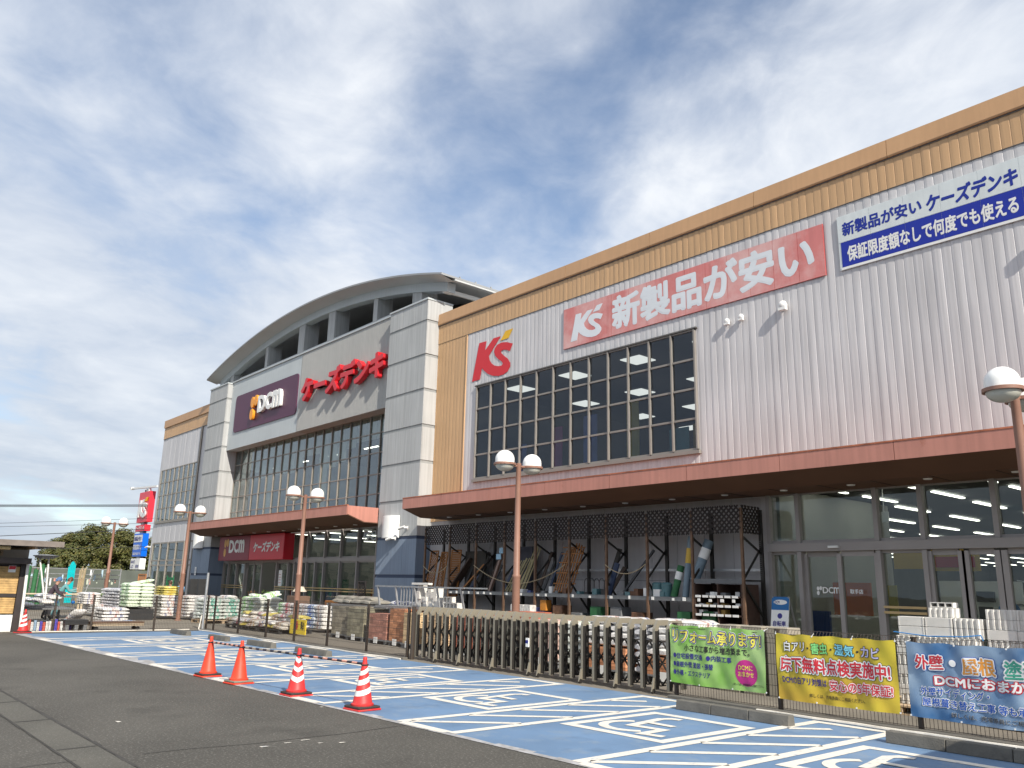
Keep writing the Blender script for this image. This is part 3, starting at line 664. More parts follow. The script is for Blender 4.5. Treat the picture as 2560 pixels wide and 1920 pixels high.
# faded red banner board
faded = mat('faded_red_board', (0.64, 0.215, 0.205), 0.6, 0.12, 0.5, world=True, streak=0.10, dirt=(0.70,0.44,0.42), dirt_amt=0.62, dirt_scale=0.55)
faded_j = mat('faded_red_joint', (0.52, 0.06, 0.06), 0.6, 0.1, 1)
s = sign('banner_board', 'long faded red board with white slogan above the upper window', 'sign', -13.8, 9.27, 17.9)
m = MB(); m.box(-18.39,-9.23,17.948,17.97,9.27,10.63); build(m, 'backing', faded_j, s)
n_ = 13; bw = (18.39-9.23)/n_
q = MB(); q.box(.006,bw-.006,-.006,0,0,1.35); me = q.mesh('board_panel', faded)
for i in range(n_): obj('board_panel', me, s, Vector((-18.39+i*bw, 17.947, 9.275)) - wloc(s))
lw = mat('faded_white_letter', (0.70, 0.74, 0.78), 0.6, 0.05, 1)
a = ks(MB(), KP, -18.05, 9.42, 1.42, 17.937, .003); ks(a, KA, -18.05, 9.42, 1.42, 17.937, .003); build(a, 'lettering', lw, s)
write(a := MB(), '新製品が安い', -16.25, 9.42, 17.9395, 6.75, 1.10, 0.040); build(a, 'lettering', lw, s, fix=False)
# white and blue notice board
s = sign('notice_board', 'white and blue board with two lines of writing at the right end of the wall', 'sign', -6.5, 9.27, 17.9)
XE = -4.1
m = MB(); m.box(-8.86,XE,17.948,17.97,9.27,10.66); build(m, 'backing', sign_white, s)
i = 0; x = -8.86
while x < XE-.05:
    xe = min(XE, x+.80); m = MB(); m.box(x+.003,xe-.003,17.942,17.947,9.98,10.655); build(m, 'board_panel', sign_white, s)
    m = MB(); m.box(max(x+.003,-8.80),xe-.003,17.942,17.947,9.34,9.97); build(m, 'board_panel', blue_sign, s); x = xe
m = MB(); m.box(-8.83,XE,17.943,17.947,9.275,9.335); build(m, 'rim', white_pl, s)
write(a := MB(), '新製品が安い', -8.74, 10.11, 17.940, 1.88, .36, 0.034); build(a, 'lettering', mat('blue_letter', (.010,.030,.30), .5, .03), s, fix=False)
write(a := MB(), 'ケーズデンキ', -6.76, 10.06, 17.940, 1.86, .42, 0.045, shear=.18); build(a, 'lettering', MATS['blue_letter'], s, fix=False)
write(a := MB(), '保証限度額なしで何度でも使える', -8.66, 9.44, 17.940, 3.70, .40, 0.034); build(a, 'lettering', white_pl, s, fix=False)

def dcm(mb_l, mb_d, x, z, w, y, ext, bold=.02):
    """two-part mark: word in capitals and three discs at its left"""
    h = w*.25; tx = x+w*.26; lw_ = w*.74
    for ch, o0, ow in (('D', 0, .33), ('C', .345, .28), ('m', .645, .355)):
        v2, f2 = text_pts(ch, lw_*ow, h, bold, 0.5 if ext else 0.0)
        if ext: mb_l.add([(tx+lw_*o0+v.x, y-ext*(v.z+.5), z+v.y) for v in v2], f2)
        else: mb_l.add([(tx+lw_*o0+v.x, y-v.z, z+v.y) for v in v2], f2)
    for (cx_, cz, rx, rz) in ((.062,.085,.056,.088),(.062,.275,.056,.088),(.178,.29,.056,.085)):
        pts = [(x+w*(cx_+rx*math.cos(t*math.pi/10)), z-h*.28+w*.94*(cz+rz*math.sin(t*math.pi/10))) for t in range(20)]
        mb_d.prism(pts, lambda a, b: (a, y-ext, b), lambda a, b: (a, y-ext*.05+(.002 if not ext else 0), b))
# purple board with standing letters
s = sign('purple_board', 'dark purple rounded board with raised white letters and orange discs', 'sign', -40.8, 9.76, 17.6)
pts = []
for (cx_, cz, t0) in ((-37.15,11.65,0),(-44.4,11.65,90),(-44.4,9.96,180),(-37.15,9.96,270)):
    for k in range(6): t = R(t0+18*k); pts.append((cx_+.2*math.cos(t), cz+.2*math.sin(t)))
m = MB(); m.prism(pts, lambda a, b: (a,17.63,b), lambda a, b: (a,17.68,b)); build(m, 'backing', purple, s)
ml, md = MB(), MB(); dcm(ml, md, -42.2, 10.40, 3.7, 17.63, .15, .045)
build(ml, 'lettering', white_pl, s, fix=False); build(md, 'disc', orange, s)
# raised red shop name
s = sign('red_letters', 'raised red katakana letters on the grey wall right of the purple board', 'sign', -32.2, 10.12, 17.5)
ww = 7.45; glyphs = 'ケーズデンキ'
v2, f2 = text_pts(glyphs, ww, 1.22, 0.05, 0.5, .16)
m = MB(); m.add([(-36.0+v.x, 17.60-.24*(v.z+.5), 10.13+v.y) for v in v2], f2); build(m, 'lettering', red_letter, s, fix=False)
m = MB()
for i in range(7): m.box(-35.6+i*1.05,-35.56+i*1.05,17.6,17.68,10.6,10.64)
build(m, 'mounting_stud', galv, s)
# entrance signs under the middle canopy
s = sign('maroon_sign_box', 'maroon sign box with white letters over the left entrance', 'sign', -42.7, 2.73, 17.9)
m = MB(); m.box(-44.75,-40.83,17.62,18.16,2.73,3.98); build(m, 'sign_box', maroon, s)
ml, md = MB(), MB(); dcm(ml, md, -44.1, 3.12, 2.65, 17.614, 0, .045); build(ml, 'lettering', white_pl, s, fix=False); build(md, 'disc', mat('pale_orange', (.72,.40,.12), .5), s)
s = sign('red_sign_box', 'bright red sign box with white katakana over the entrance', 'sign', -38.8, 2.73, 17.9)
m = MB(); m.box(-40.81,-36.92,17.62,18.16,2.73,3.98); build(m, 'sign_box', red_sign, s, bevel=.015)
write(a := MB(), 'ケーズデンキ', -40.3, 3.1, 17.612, 2.95, .52, 0.045, shear=.14); build(a, 'lettering', white_pl, s, fix=False)
# lettering on the shop glass
def glass_text(name, body, label, x, z, y, w, h, mt=white_pl):
    write(a := MB(), body, x, z, y, w, h, .02)
    return at_floor(a, name, mt, label, 'lettering', fix=False)
ml, md = MB(), MB(); dcm(ml, md, -10.05, 1.72, .56, 17.99, 0, .02); s = sign('door_lettering', 'small white letters and discs on the left automatic door', 'lettering', -9.8, 1.7, 17.99)
build(ml, 'lettering', white_pl, s, fix=False); build(md, 'disc', white_pl, s)
glass_text('door_lettering', '取手店', 'white three-character writing on the right automatic door', -9.2, 1.72, 17.89, .30, .10)
glass_text('glass_lettering', 'DC', 'large pale letters on the shop glass beside the right pier', -30.6, 3.45, 18.17, 1.0, .42, mat('frosted_letter', (.5,.53,.55), .6))

# fittings on the walls
def at(name, label, cat, loc, group=None): return thing(name, label, cat, loc, 0, group)
for i, (x, z, r_, lb) in enumerate(((-10.41,8.78,.10,'round white vent cowl under the right end of the red board'),(-11.65,8.77,.07,'small white vent cowl, middle of the three on the wall'),(-12.09,8.75,.07,'small white vent cowl nearest the upper window'))):
    t = at('vent_cowl', lb, 'vent', (x, 17.95, z), 'vent cowls on the ribbed wall')
    m = MB(); m.tube((x,17.96,z),(x,17.96-r_*.8,z),r_*.9,r_*.9,14); build(m, 'collar', white_pl, t, smooth=True)
    m = MB()
    for k in range(5):
        a0, a1 = k/5*math.pi/2, (k+1)/5*math.pi/2
        m.tube((x,17.96-r_*.8-r_*.9*math.sin(a0),z),(x,17.96-r_*.8-r_*.9*math.sin(a1),z), r_*1.15*math.cos(a0), max(.004,r_*1.15*math.cos(a1)), 14, False)
    m.box(x-r_*1.0,x+r_*1.0,17.96-r_*1.5,17.95-r_*.2,z-r_*1.45,z-r_*.4); build(m, 'hood', white_pl, t, smooth=True)
t = at('wall_bracket', 'dark fitting sticking out of the wall under the white and blue board', 'bracket', (-4.35,17.9,8.95))
m = MB(); m.box(-4.4,-4.3,17.82,17.96,8.9,9.0); m.box(-4.42,-4.28,17.74,17.83,8.82,9.06); build(m, 'lamp_head', black_st, t)
# half-round white cover on the right pier
t = at('pier_lamp_cover', 'white half-round metal lamp cover high on the right pier', 'wall lamp', (-27.1,17.36,3.42))
m = MB(); pts = [(-27.15+.5*math.cos(R(180+k*15)), 17.36+.34*math.sin(R(180+k*15))) for k in range(13)]
m.prism(pts, lambda a, b: (a,b,3.42), lambda a, b: (a,b,4.26)); build(m, 'cover', white_pl, t, smooth=True)
t = at('pier_lamp_cover', 'white half-round lamp cover on the left pier below the canopy end', 'wall lamp', (-47.0,17.36,3.42))
m = MB(); pts = [(-47.0+.5*math.cos(R(180+k*15)), 17.36+.34*math.sin(R(180+k*15))) for k in range(13)]
m.prism(pts, lambda a, b: (a,b,3.42), lambda a, b: (a,b,4.26)); build(m, 'cover', white_pl, t, smooth=True)
def cctv(x, y, z, lb, dx=-.25):
    t = at('security_camera', lb, 'camera', (x,y,z), 'security cameras')
    m = MB(); m.tube((x,y,z),(x,y-.16,z),.03,n=8); m.box(x-.05,x+.05,y-.02,y,z-.06,z+.06); build(m, 'bracket', white_pl, t)
    m = MB(); m.tube((x+.06,y-.18,z+.02),(x+dx,y-.24,z-.05),.05,n=10); build(m, 'camera_body', white_pl, t, smooth=True)
    m = MB(); m.tube((x+dx,y-.24,z-.05),(x+dx*1.06,y-.242,z-.053),.036,n=10); build(m, 'lens', black_pl, t)
cctv(-26.1,17.36,3.78,'white security camera at the right side of the right pier')
cctv(-26.65,17.2,3.38,'white security camera under the half-round cover on the right pier')
cctv(-57.4,17.96,3.75,'white security camera at the far corner of the left wing')
for (x, z, w_, h_, lb) in ((-47.3,1.95,.24,.45,'white notice sheet on the left pier'),(-45.9,.95,.22,.26,'small white plate low on the left pier'),(-38.3,1.5,.35,.75,'white poster on the glass right of the dark doorway')):
    y_ = 17.355 if x < -45 else 18.16
    m = MB(); m.box(x,x+w_,y_-.01,y_,z,z+h_); t = at_floor(m, 'notice', white_pl, lb, 'notice')
    a = MB()
    for k in range(4): a.box(x+.04,x+w_-.05-.03*(k%2),y_-.013,y_-.0105,z+h_*(.2+.17*k),z+h_*(.2+.17*k)+.02)
    build(a, 'print', mat('red_print', (.5,.05,.05), .6) if x > -45 else navy_ink, t)

# ================================================================== STREET LAMPS
def lamp():
    t = thing('street_lamp', 'x', 'street lamp', (0,0,0), 0, 'twin-globe street lamps along the forecourt')
    m = MB(); m.lathe([(.0,0),(.14,0),(.14,.02),(.095,.05),(.093,1.92),(.098,1.93),(.098,1.97),(.078,2.0),(.062,4.56),(.066,4.57),(.066,4.62),(0,4.63)], 20); obj('pole', m.mesh('pole', pole_br, True), t)
    m = MB(); m.beam((0,-.20,4.55),(0,.20,4.55),.05,.045); obj('arm', m.mesh('arm', pole_br, bevel=.006), t)
    for sgn in (-1, 1):
        c = (0, sgn*.44, 4.55); pr = []
        m = MB(); m.lathe([(.235,-.02),(.268,-.02),(.268,.03),(.235,.03),(.235,-.02)], 28, c); ring = obj('ring', m.mesh('ring', pole_br, True), t)
        m = MB(); m.lathe([(.232,.03),(.232,.12)]+[(.232*math.cos(R(a)), .12+.225*math.sin(R(a))) for a in range(10,91,10)], 28, c); obj('globe', m.mesh('globe', globe_w, True), ring)
        m = MB(); m.lathe([(.225*math.cos(R(a)), -.02-.15*math.sin(R(a))) for a in range(0,91,10)], 28, c); obj('lower_bowl', m.mesh('lower_bowl', globe_l, True), ring)
    return t
L0 = lamp()
spots = [((-14.85,13,0),'twin-globe brown street lamp behind the folding gate, nearest whole one'),((-26.0,13.05,0),'twin-globe brown street lamp standing among bag pallets before the entrance'),
         ((-36.6,12.95,0),'twin-globe brown street lamp in front of the left pier'),((-47.95,13,0),'twin-globe brown street lamp farthest left beside the trees'),((-3.98,13,0),'twin-globe brown street lamp cut off by the right edge')]
for i, (p, lb) in enumerate(spots):
    o = L0 if i == 0 else dup(L0, p); o.location = p; o['label'] = lb

# ================================================================== WIRE FENCES
def mesh_fence(label, p0, p1, posts, ht=1.18, gap=None):
    """welded mesh fence along p0-p1: every post a part, the wires of each span one part"""
    p0 = Vector((*p0,0)); p1 = Vector((*p1,0)); d = (p1-p0); ln = d.length; d.normalize(); nrm = Vector((-d.y, d.x, 0))
    t = thing('mesh_fence', label, 'fence', p0, 0, 'brown mesh fences round the goods yard')
    q = MB(); q.box(-.027,.027,-.027,.027,0,ht-.02); q.box(-.032,.032,-.032,.032,ht-.02,ht); pme = q.mesh('post', wire_m)
    for s_ in posts: o = obj('post', pme, t, d*s_ + nrm*.04); o.rotation_euler = (0,0,math.atan2(d.y,d.x))
    ed = [0]+[s_ for s_ in posts if .05 < s_ < ln-.05]+[ln]
    for a, b in zip(ed[:-1], ed[1:]):
        m = MB(); s_ = a+.03
        while s_ < b-.02:
            c = d*s_; m.tube(c+Vector((0,0,.06)), c+Vector((0,0,ht-.14)), .0036, n=3, caps=False)
            m.tube(c+Vector((0,0,ht-.14)), c-nrm*.05+Vector((0,0,ht-.07)), .0036, n=3, caps=False)
            m.tube(c-nrm*.05+Vector((0,0,ht-.07)), c+Vector((0,0,ht-.005)), .0036, n=3, caps=False); s_ += .05
        for z, k in ((.07,0),(.22,0),(.37,0),(.52,0),(.67,0),(.82,0),(.97,0),(ht-.14,0),(ht-.07,1),(ht-.005,0)):
            m.tube(d*a-nrm*.05*k+Vector((0,0,z)), d*b-nrm*.05*k+Vector((0,0,z)), .0042, n=3, caps=False)
        o = obj('wire_panel', m.mesh('wire_panel', wire_m, fix=False), t); o['kind'] = 'stuff'
    return t
mesh_fence('brown wire mesh fence in front of the bag pallets, left of the gate', (-29.5,11.38), (-16.85,11.38), [.03,.7,2.77,4.85,6.75,8.7,10.75,12.6])
mesh_fence('brown wire mesh fence hung with three banners at the right', (-9.0,11.38), (2.5,11.38), [.02,1.93,3.95,5.95,7.95,9.95])
mesh_fence('brown wire mesh fence returning along the left end of the parking bays', (-29.75,5.75), (-29.5,11.3), [.9,2.0,3.95], ht=1.15)
# tall grey corner post and rope loops
m = MB(); m.tube((-29.45,11.30,0),(-29.45,11.30,1.95),.045,.045,12); at_floor(m, 'corner_post', galv, 'tall grey steel post at the corner of the two fences', 'post', smooth=True)
m = MB(); m.tube((-16.7,11.42,0),(-16.7,11.42,1.2),.05,.05,8); at_floor(m, 'gate_post', wire_m, 'dark post at the left end of the folding gate', 'post')
hose = mat('white_hose', (.66,.62,.55), .5, .12, 6)
m = MB(); pts = []
for i in range(31): pts.append((-29.2+.5*i*.83, 11.12+.035*math.sin(i*.9)-.02*math.cos(i*2.1), .022))
pts = [(-29.5,11.25,.5),(-29.47,11.2,.2),(-29.4,11.15,.04)] + pts; m.path(pts, .02, 6); at_floor(m, 'hose', hose, 'white hose lying along the foot of the middle fence', 'hose', smooth=True)
m = MB(); m.path([(-29.62+.04*math.sin(i*1.3), 5.6+i*.28, .022) for i in range(20)], .02, 6); at_floor(m, 'hose', hose, 'white hose along the foot of the left fence', 'hose', smooth=True)
m = MB(); m.path([(-7.3+.3*i, 11.14+.02*math.sin(i*1.7), .024) for i in range(22)], .022, 6); at_floor(m, 'hose', hose, 'white hose along the fence foot under the banners', 'hose', smooth=True)

# ================================================================== FOLDING GATE
gt = thing('folding_gate', 'bronze accordion gate of upright frames with black scissor links', 'gate', (-12.95,11.7,0))
prof = [(11.45,.07),(11.45,1.06),(11.54,1.2),(11.82,1.2),(11.91,1.06),(11.91,.07),(11.825,.07),(11.825,1.03),(11.78,1.11),(11.58,1.11),(11.535,1.03),(11.535,.07)]
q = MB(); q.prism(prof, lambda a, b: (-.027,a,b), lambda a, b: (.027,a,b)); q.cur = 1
for ya, yb in ((11.452,11.533),(11.827,11.908)):                 # black plates put the neighbouring frame's shade on each leg flank
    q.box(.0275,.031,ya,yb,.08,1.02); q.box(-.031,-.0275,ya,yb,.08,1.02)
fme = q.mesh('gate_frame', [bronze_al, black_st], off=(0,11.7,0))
q = MB(); GP = .2955
for yy in (11.66,):
    for z0, z1 in ((.12,.48),(.48,.84)):
        q.beam((0,yy-11.7,z0),(GP,yy-11.7,z1),.012,.038,(0,1,0)); q.beam((0,yy+.013-11.7,z1),(GP,yy+.013-11.7,z0),.012,.038,(0,1,0))
for z in (.12,.48,.84): q.tube((0,-.1,z),(0,.05,z),.012,n=6)
lme = q.mesh('scissor_link', black_st)
def caster():
    q = MB(); q.prism([(-.09,.04),(.0,.04),(.0,.26),(-.03,.26)], lambda a, b: (-.012,a-.25,b), lambda a, b: (.012,a-.25,b)); q.cur = 1
    q.tube((-.014,-.29,.045),(.014,-.29,.045),.043,n=14); return q.mesh('caster', [bronze_al, black_st])
cme = caster()
for i in range(27):
    x = -16.63+i*.2865
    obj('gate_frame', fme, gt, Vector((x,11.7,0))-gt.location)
    if i < 26: o = obj('scissor_link', lme, gt, Vector((x,11.7,0))-gt.location); o.scale = (.2865/GP,1,1)
    if i in (3,6,10,14,15,19,22,25): obj('caster', cme, gt, Vector((x,11.7,0))-gt.location)
for i in (14,):
    m = MB(); m.box(-12.70,-12.62,11.40,11.43,.55,.72); build(m, 'lock_box', white_pl, gt); m = MB(); m.box(-12.695,-12.625,11.395,11.399,.62,.68); build(m, 'lock_label', navy_ink, gt)

# ================================================================== BANNERS
def wave(u, v, ph):
    return .016*math.sin(u*9+ph+v*1.3)*(.4+.6*v)+.010*math.sin(u*21+ph*2+v*2.5)+.012*math.sin(v*5+u*3+ph)+.006*math.sin(u*37-v*9+ph)
def banner(label, x0, x1, z0, z1, ph, cloth, lines, blobs=()):
    Y0 = 11.315
    t = thing('banner', label, 'banner', ((x0+x1)/2, Y0, z0), 0, 'cloth banners tied to the fence')
    w_, h_ = x1-x0, z1-z0
    def P(x, z, lift):
        u = (x-x0)/w_; v = 1-(z-z0)/h_
        sag = .015*math.sin(u*math.pi*4)**2*(1-v) + .012*math.sin(u*math.pi)*v
        return (x + .012*math.sin(v*4+ph)*(u-.5), Y0+wave(u, v, ph)-lift, z - sag)
    m = MB(); NX, NZ = 64, 26
    for j in range(NZ+1):
        for i in range(NX+1): m.v.append(P(x0+w_*i/NX, z0+h_*j/NZ, 0))
    for j in range(NZ):
        for i in range(NX): a = j*(NX+1)+i; m.f.append((a,a+1,a+NX+2,a+NX+1)); m.mi.append(0)
    build(m, 'cloth', cloth, t, smooth=True, fix=False)
    for (cx_, cz, r_, mt) in blobs:
        m = MB(); vs = [P(cx_,cz,.003)]
        for rr_ in (.5,1): vs += [P(cx_+r_*rr_*math.cos(k*math.pi/12), cz+r_*rr_*math.sin(k*math.pi/12), .003) for k in range(24)]
        m.add(vs, [(0,1+k,1+(k+1)%24) for k in range(24)]+[(1+k,25+k,25+(k+1)%24,1+(k+1)%24) for k in range(24)]); build(m, 'printed_disc', mt, t, fix=False)
    for (body, x, z, w1, h1, layers) in lines:
        vs0 = None
        for k, (bold, mt) in enumerate(layers):
            vs, fs = raw_text(body, bold)
            # every layer keeps the metrics of the boldest so that outlines stay concentric
            if vs0 is None:
                bx0 = min(v.x for v in vs); bx1 = max(v.x for v in vs); by0 = min(v.y for v in vs); by1 = max(v.y for v in vs); vs0 = (w1/(bx1-bx0), h1/(by1-by0), bx0, by0)
            sx, sz, ox, oz = vs0
            m = MB(); m.add([P(x+(v.x-ox)*sx, z+(v.y-oz)*sz, .005+.0045*k+v.z) for v in vs], fs); build(m, 'lettering', mt, t, fix=False)
    m = MB()
    for u in (0,.33,.66,1):
        x = x0+w_*u; c = P(x, z1-.01, .002); m.tube((c[0],c[1]-.002,c[2]),(c[0],c[1]+.004,c[2]),.012,n=8); m.tube(c,(x+random.uniform(-.05,.05),11.36,z1+.02),.003,n=4)
        c = P(x, z0+.012, .002); m.tube((c[0],c[1]-.002,c[2]),(c[0],c[1]+.004,c[2]),.012,n=8)
    build(m, 'tie', white_pl, t); return t
def cloth(name, c1, c2, sc, axis=0, thr=(.35,.65)):
    m = bpy.data.materials.new(name); m.use_nodes = True; t = m.node_tree; n = t.nodes; l = t.links; b = n['Principled BSDF']; b.inputs['Roughness'].default_value = .55
    co = n.new('ShaderNodeTexCoord'); mp = n.new('ShaderNodeMapping'); mp.inputs['Rotation'].default_value = (0,.5,0); l.new(co.outputs['Object'], mp.inputs[0])
    nz = n.new('ShaderNodeTexNoise'); nz.inputs['Scale'].default_value = sc; nz.inputs['Detail'].default_value = 3; l.new(mp.outputs[0], nz.inputs['Vector'])
    rp = n.new('ShaderNodeValToRGB'); rp.color_ramp.elements[0].color = (*c1,1); rp.color_ramp.elements[1].color = (*c2,1); rp.color_ramp.elements[0].position, rp.color_ramp.elements[1].position = thr
    l.new(nz.outputs['Fac'], rp.inputs[0]); l.new(rp.outputs[0], b.inputs['Base Color'])
    # thin vinyl: some light comes through
    tr = n.new('ShaderNodeBsdfTranslucent'); l.new(rp.outputs[0], tr.inputs[0]); mx = n.new('ShaderNodeMixShader'); mx.inputs[0].default_value = .22
    l.new(b.outputs[0], mx.inputs[1]); l.new(tr.outputs[0], mx.inputs[2]); l.new(mx.outputs[0], n['Material Output'].inputs[0]); return m
Wp = mat('print_white', (.80,.80,.78), .5, .02); Np = mat('print_navy', (.035,.03,.22), .5, .02); Yp = mat('print_yellow', (.80,.72,.10), .5, .02)
Rp = mat('print_red', (.58,.035,.05), .5, .02); Kp = mat('print_black', (.03,.028,.03), .5, .02); Gp = mat('print_green', (.22,.62,.20), .5, .03); Cp = mat('print_cyan', (.22,.60,.72), .5, .03)
Lp = mat('print_lilac', (.55,.52,.72), .5, .03); Op = mat('print_orange', (.75,.32,.06), .5, .03); Bp = mat('print_blue', (.02,.10,.45), .5, .02); Mp = mat('print_magenta', (.50,.03,.22), .5, .03); TGp = mat('print_teal', (.06,.35,.24), .5, .03)
banner('green banner with yellow and navy writing, left of the three', -9.02, -7.22, .25, 1.155, .4, cloth('green_vinyl', (.22,.50,.07), (.50,.72,.28), 1.6),
 [('リフォーム承ります!', -8.98, .87, 1.71, .24, [(.12,Wp),(.085,Np),(.028,Yp)]), ('小さな工事から増改築まで。', -8.72, .755, 1.22, .11, [(.022,Kp)]),
  ('●住宅設備交換', -8.95, .635, .60, .092, [(.024,Np)]), ('●内装工事', -8.27, .635, .45, .09, [(.024,Np)]), ('●屋根外壁 塗装・張替', -8.95, .505, .80, .092, [(.024,Np)]),
  ('●外構・エクステリア', -8.95, .375, .74, .09, [(.024,Np)]), ('DCMに', -7.70, .55, .24, .075, [(.016,Yp)]), ('おまかせ!', -7.715, .455, .29, .075, [(.016,Yp)]), ('詳しくは、売場係員にご相談ください。', -7.80, .325, .54, .034, [(.006,Kp)])],
 [(-7.57,.51,.195,Mp)])
banner('yellow banner with red outlined writing, middle of the three', -7.03, -5.25, .205, 1.125, 2.1, cloth('yellow_vinyl', (.62,.40,.05), (.70,.62,.05), .9),
 [('白アリ', -6.90, .88, .35, .16, [(.075,Kp),(.024,Wp)]), ('害虫', -6.46, .87, .25, .17, [(.075,Kp),(.024,Gp)]), ('湿気', -6.12, .87, .30, .17, [(.075,Kp),(.024,Cp)]), ('カビ', -5.74, .87, .28, .16, [(.075,Kp),(.024,Lp)]),
  ('・', -6.52, .93, .03, .03, [(.02,Kp)]), ('・', -6.18, .93, .03, .03, [(.02,Kp)]), ('・', -5.80, .93, .03, .03, [(.02,Kp)]),
  ('床下無料点検実施中!', -6.98, .585, 1.66, .255, [(.14,Kp),(.11,Wp),(.030,Rp)]), ('DCMの白アリ対策は', -6.95, .44, .68, .105, [(.020,Np)]),
  ('安心の5年保証!', -6.24, .385, .93, .175, [(.12,Rp),(.085,Wp),(.026,Rp)]), ('詳しくは、売場係員にご相談ください。', -6.53, .285, .80, .05, [(.006,Kp)])])
banner('blue banner with red and orange outlined writing, cut off at the right', -5.11, -3.28, .20, 1.125, 4.0, cloth('blue_vinyl', (.05,.16,.36), (.42,.55,.68), 1.5),
 [('外壁', -5.02, .78, .38, .22, [(.14,Bp),(.10,Wp),(.028,Rp)]), ('●', -4.595, .85, .09, .09, [(.03,Bp),(.0,Wp)]), ('屋根', -4.46, .75, .43, .25, [(.14,Bp),(.10,Wp),(.028,Op)]), ('塗装', -3.97, .74, .46, .26, [(.11,Wp),(.028,TGp)]),
  ('DCMにおまかせ', -4.80, .60, 1.25, .15, [(.12,Rp),(.04,Wp)]), ('外壁サイディング・', -4.97, .475, .82, .12, [(.09,Wp),(.022,Bp)]),
  ('屋根葺き替え工事 等も承ります', -4.96, .345, 1.55, .12, [(.09,Wp),(.022,Bp)]), ('詳しくは、売場係員にご相談ください。', -4.62, .25, 1.2, .06, [(.02,Wp),(.004,Kp)])])

# ================================================================== WHEEL STOPS
STOPS = [(-28.05,-26.6,9.8,'far left wheel stop beside the corner post of the fences',2),(-25.1,-23.8,9.9,'second wheel stop from the far left',2),(-22.5,-20.95,9.97,'third wheel stop from the far left, behind the plain cones',2),(-19.75,-18.1,10.03,'fourth wheel stop from the far left, behind the striped cones',2),
         (-8.1,-6.25,10.34,'long concrete wheel stop below the green banner',3),(-4.96,-2.9,10.3,'concrete wheel stop at the lower right below the blue banner',3)]
for (x0, x1, y, lb, k) in STOPS:
    t = thing('wheel_stop', 'grey concrete ' + lb if not lb.startswith(('long','concrete')) else lb, 'wheel stop', ((x0+x1)/2, y, 0), 0, 'concrete wheel stops')
    for i in range(k):
        a, b = x0+(x1-x0)*i/k, x0+(x1-x0)*(i+1)/k
        m = MB(); m.prism([(y-.085,.004),(y+.085,.004),(y+.065,.14),(y-.065,.14)], lambda p, z: (a+.004,p,z), lambda p, z: (b-.004,p,z)); build(m, 'concrete_block', conc, t, bevel=.008)

# ================================================================== CONES AND BARS
cone_o = mat('cone_orange', (.76,.060,.026), .5, .10, 4, dirt=(.50,.09,.06), dirt_amt=.35, dirt_scale=7); cone_r = mat('cone_red', (.60,.035,.035), .5, .10, 4, dirt=(.42,.08,.07), dirt_amt=.35, dirt_scale=7); cone_w = mat('cone_reflective_white', (.78,.78,.76), .35, .03, 4)
weight = mat('cone_weight_rubber', (.045,.035,.032), .8, .2, 6); weight_g = mat('cone_weight_grey', (.20,.19,.15), .85, .2, 6)
def cone(x, y, rz, label, stripes, wt):
    t = thing('traffic_cone', label, 'cone', (x,y,0), rz, 'traffic cones at the edge of the bays')
    body = cone_r if stripes else cone_o
    m = MB(); m.box(-.19,.19,-.19,.19,.005,.03); obj('base', m.mesh('base', body, bevel=.006), t)
    m = MB(); m.box(-.18,.18,-.18,.18,.032,.062); obj('weight', m.mesh('weight', wt, bevel=.008), t)
    def rad(z): return .135 + (.028-.135)*(z-.09)/(.66-.09)
    m = MB(); m.lathe([(.155,.062),(.158,.085),(rad(.09)+.004,.095),(rad(.09),.10),(rad(.66),.66),(.030,.685),(.022,.70),(0,.703)], 26); cb = obj('cone_body', m.mesh('cone_body', body, True), t)
    m = MB(); m.lathe([(.048,.585),(.056,.59),(.056,.60),(.046,.605)], 20); obj('bar_ring', m.mesh('bar_ring', weight, True), t)
    for (z0, z1, v) in stripes:
        m = MB(); nn = 26
        for i in range(nn+1):
            th = 2*math.pi*i/nn; dz = v(th)
            for z in (z0+dz, z1+dz): m.v.append(((rad(z)+.0025)*math.cos(th), (rad(z)+.0025)*math.sin(th), z))
        m.f = [(2*i,2*i+2,2*i+3,2*i+1) for i in range(nn)]; m.mi = [0]*nn; obj('reflective_stripe', m.mesh('reflective_stripe', cone_w, True), cb)
    return t
chev = lambda th: .055*abs(((th+.48+math.pi) % (2*math.pi))-math.pi)/1.3-.02
diag = lambda th: .035*math.sin(th+.0)
cone(-15.45, 6.12, .05, 'plain orange traffic cone, leftmost of the row of four', [], weight)
cone(-14.15, 6.15, .1, 'plain orange traffic cone on a pale weight, second in the row', [], weight_g)
cone(-12.28, 6.28, .02, 'red traffic cone with chevron stripes, third in the row', [(.22,.29,chev),(.37,.43,chev),(.50,.56,chev)], weight)
cone(-10.47, 6.37, .08, 'red traffic cone with slanted white stripes, nearest in the row', [(.22,.29,diag),(.36,.43,diag),(.49,.55,diag)], weight)
cone(-29.55, 5.80, .3, 'red and white traffic cone at the corner of the booth', [(.22,.29,diag),(.36,.43,diag),(.49,.55,diag)], weight)
bar_d = mat('bar_dark', (.022,.020,.035), .5, .1, 5); bar_p = mat('bar_pink', (.62,.30,.22), .5, .1, 5); bar_y = mat('bar_faded', (.34,.30,.24), .5, .15, 5)
def conebar(p0, p1, lt, label, n_):
    p0 = Vector(p0); p1 = Vector(p1); t = thing('cone_bar', label, 'bar', p0, 0, 'striped bars linking the cones')
    for i in range(n_):
        a = p0.lerp(p1, i/n_); b = p0.lerp(p1, (i+1)/n_); m = MB(); m.tube(a, b, .018, .018, 10); build(m, 'bar_segment', bar_d if i % 2 == 0 else lt, t, smooth=True)
conebar((-15.42,6.12,.598),(-14.2,6.15,.604),bar_p,'black and pale striped bar between the two plain cones',13)
conebar((-14.12,6.15,.598),(-12.33,6.28,.604),bar_y,'faded striped bar between the second and third cones',15)
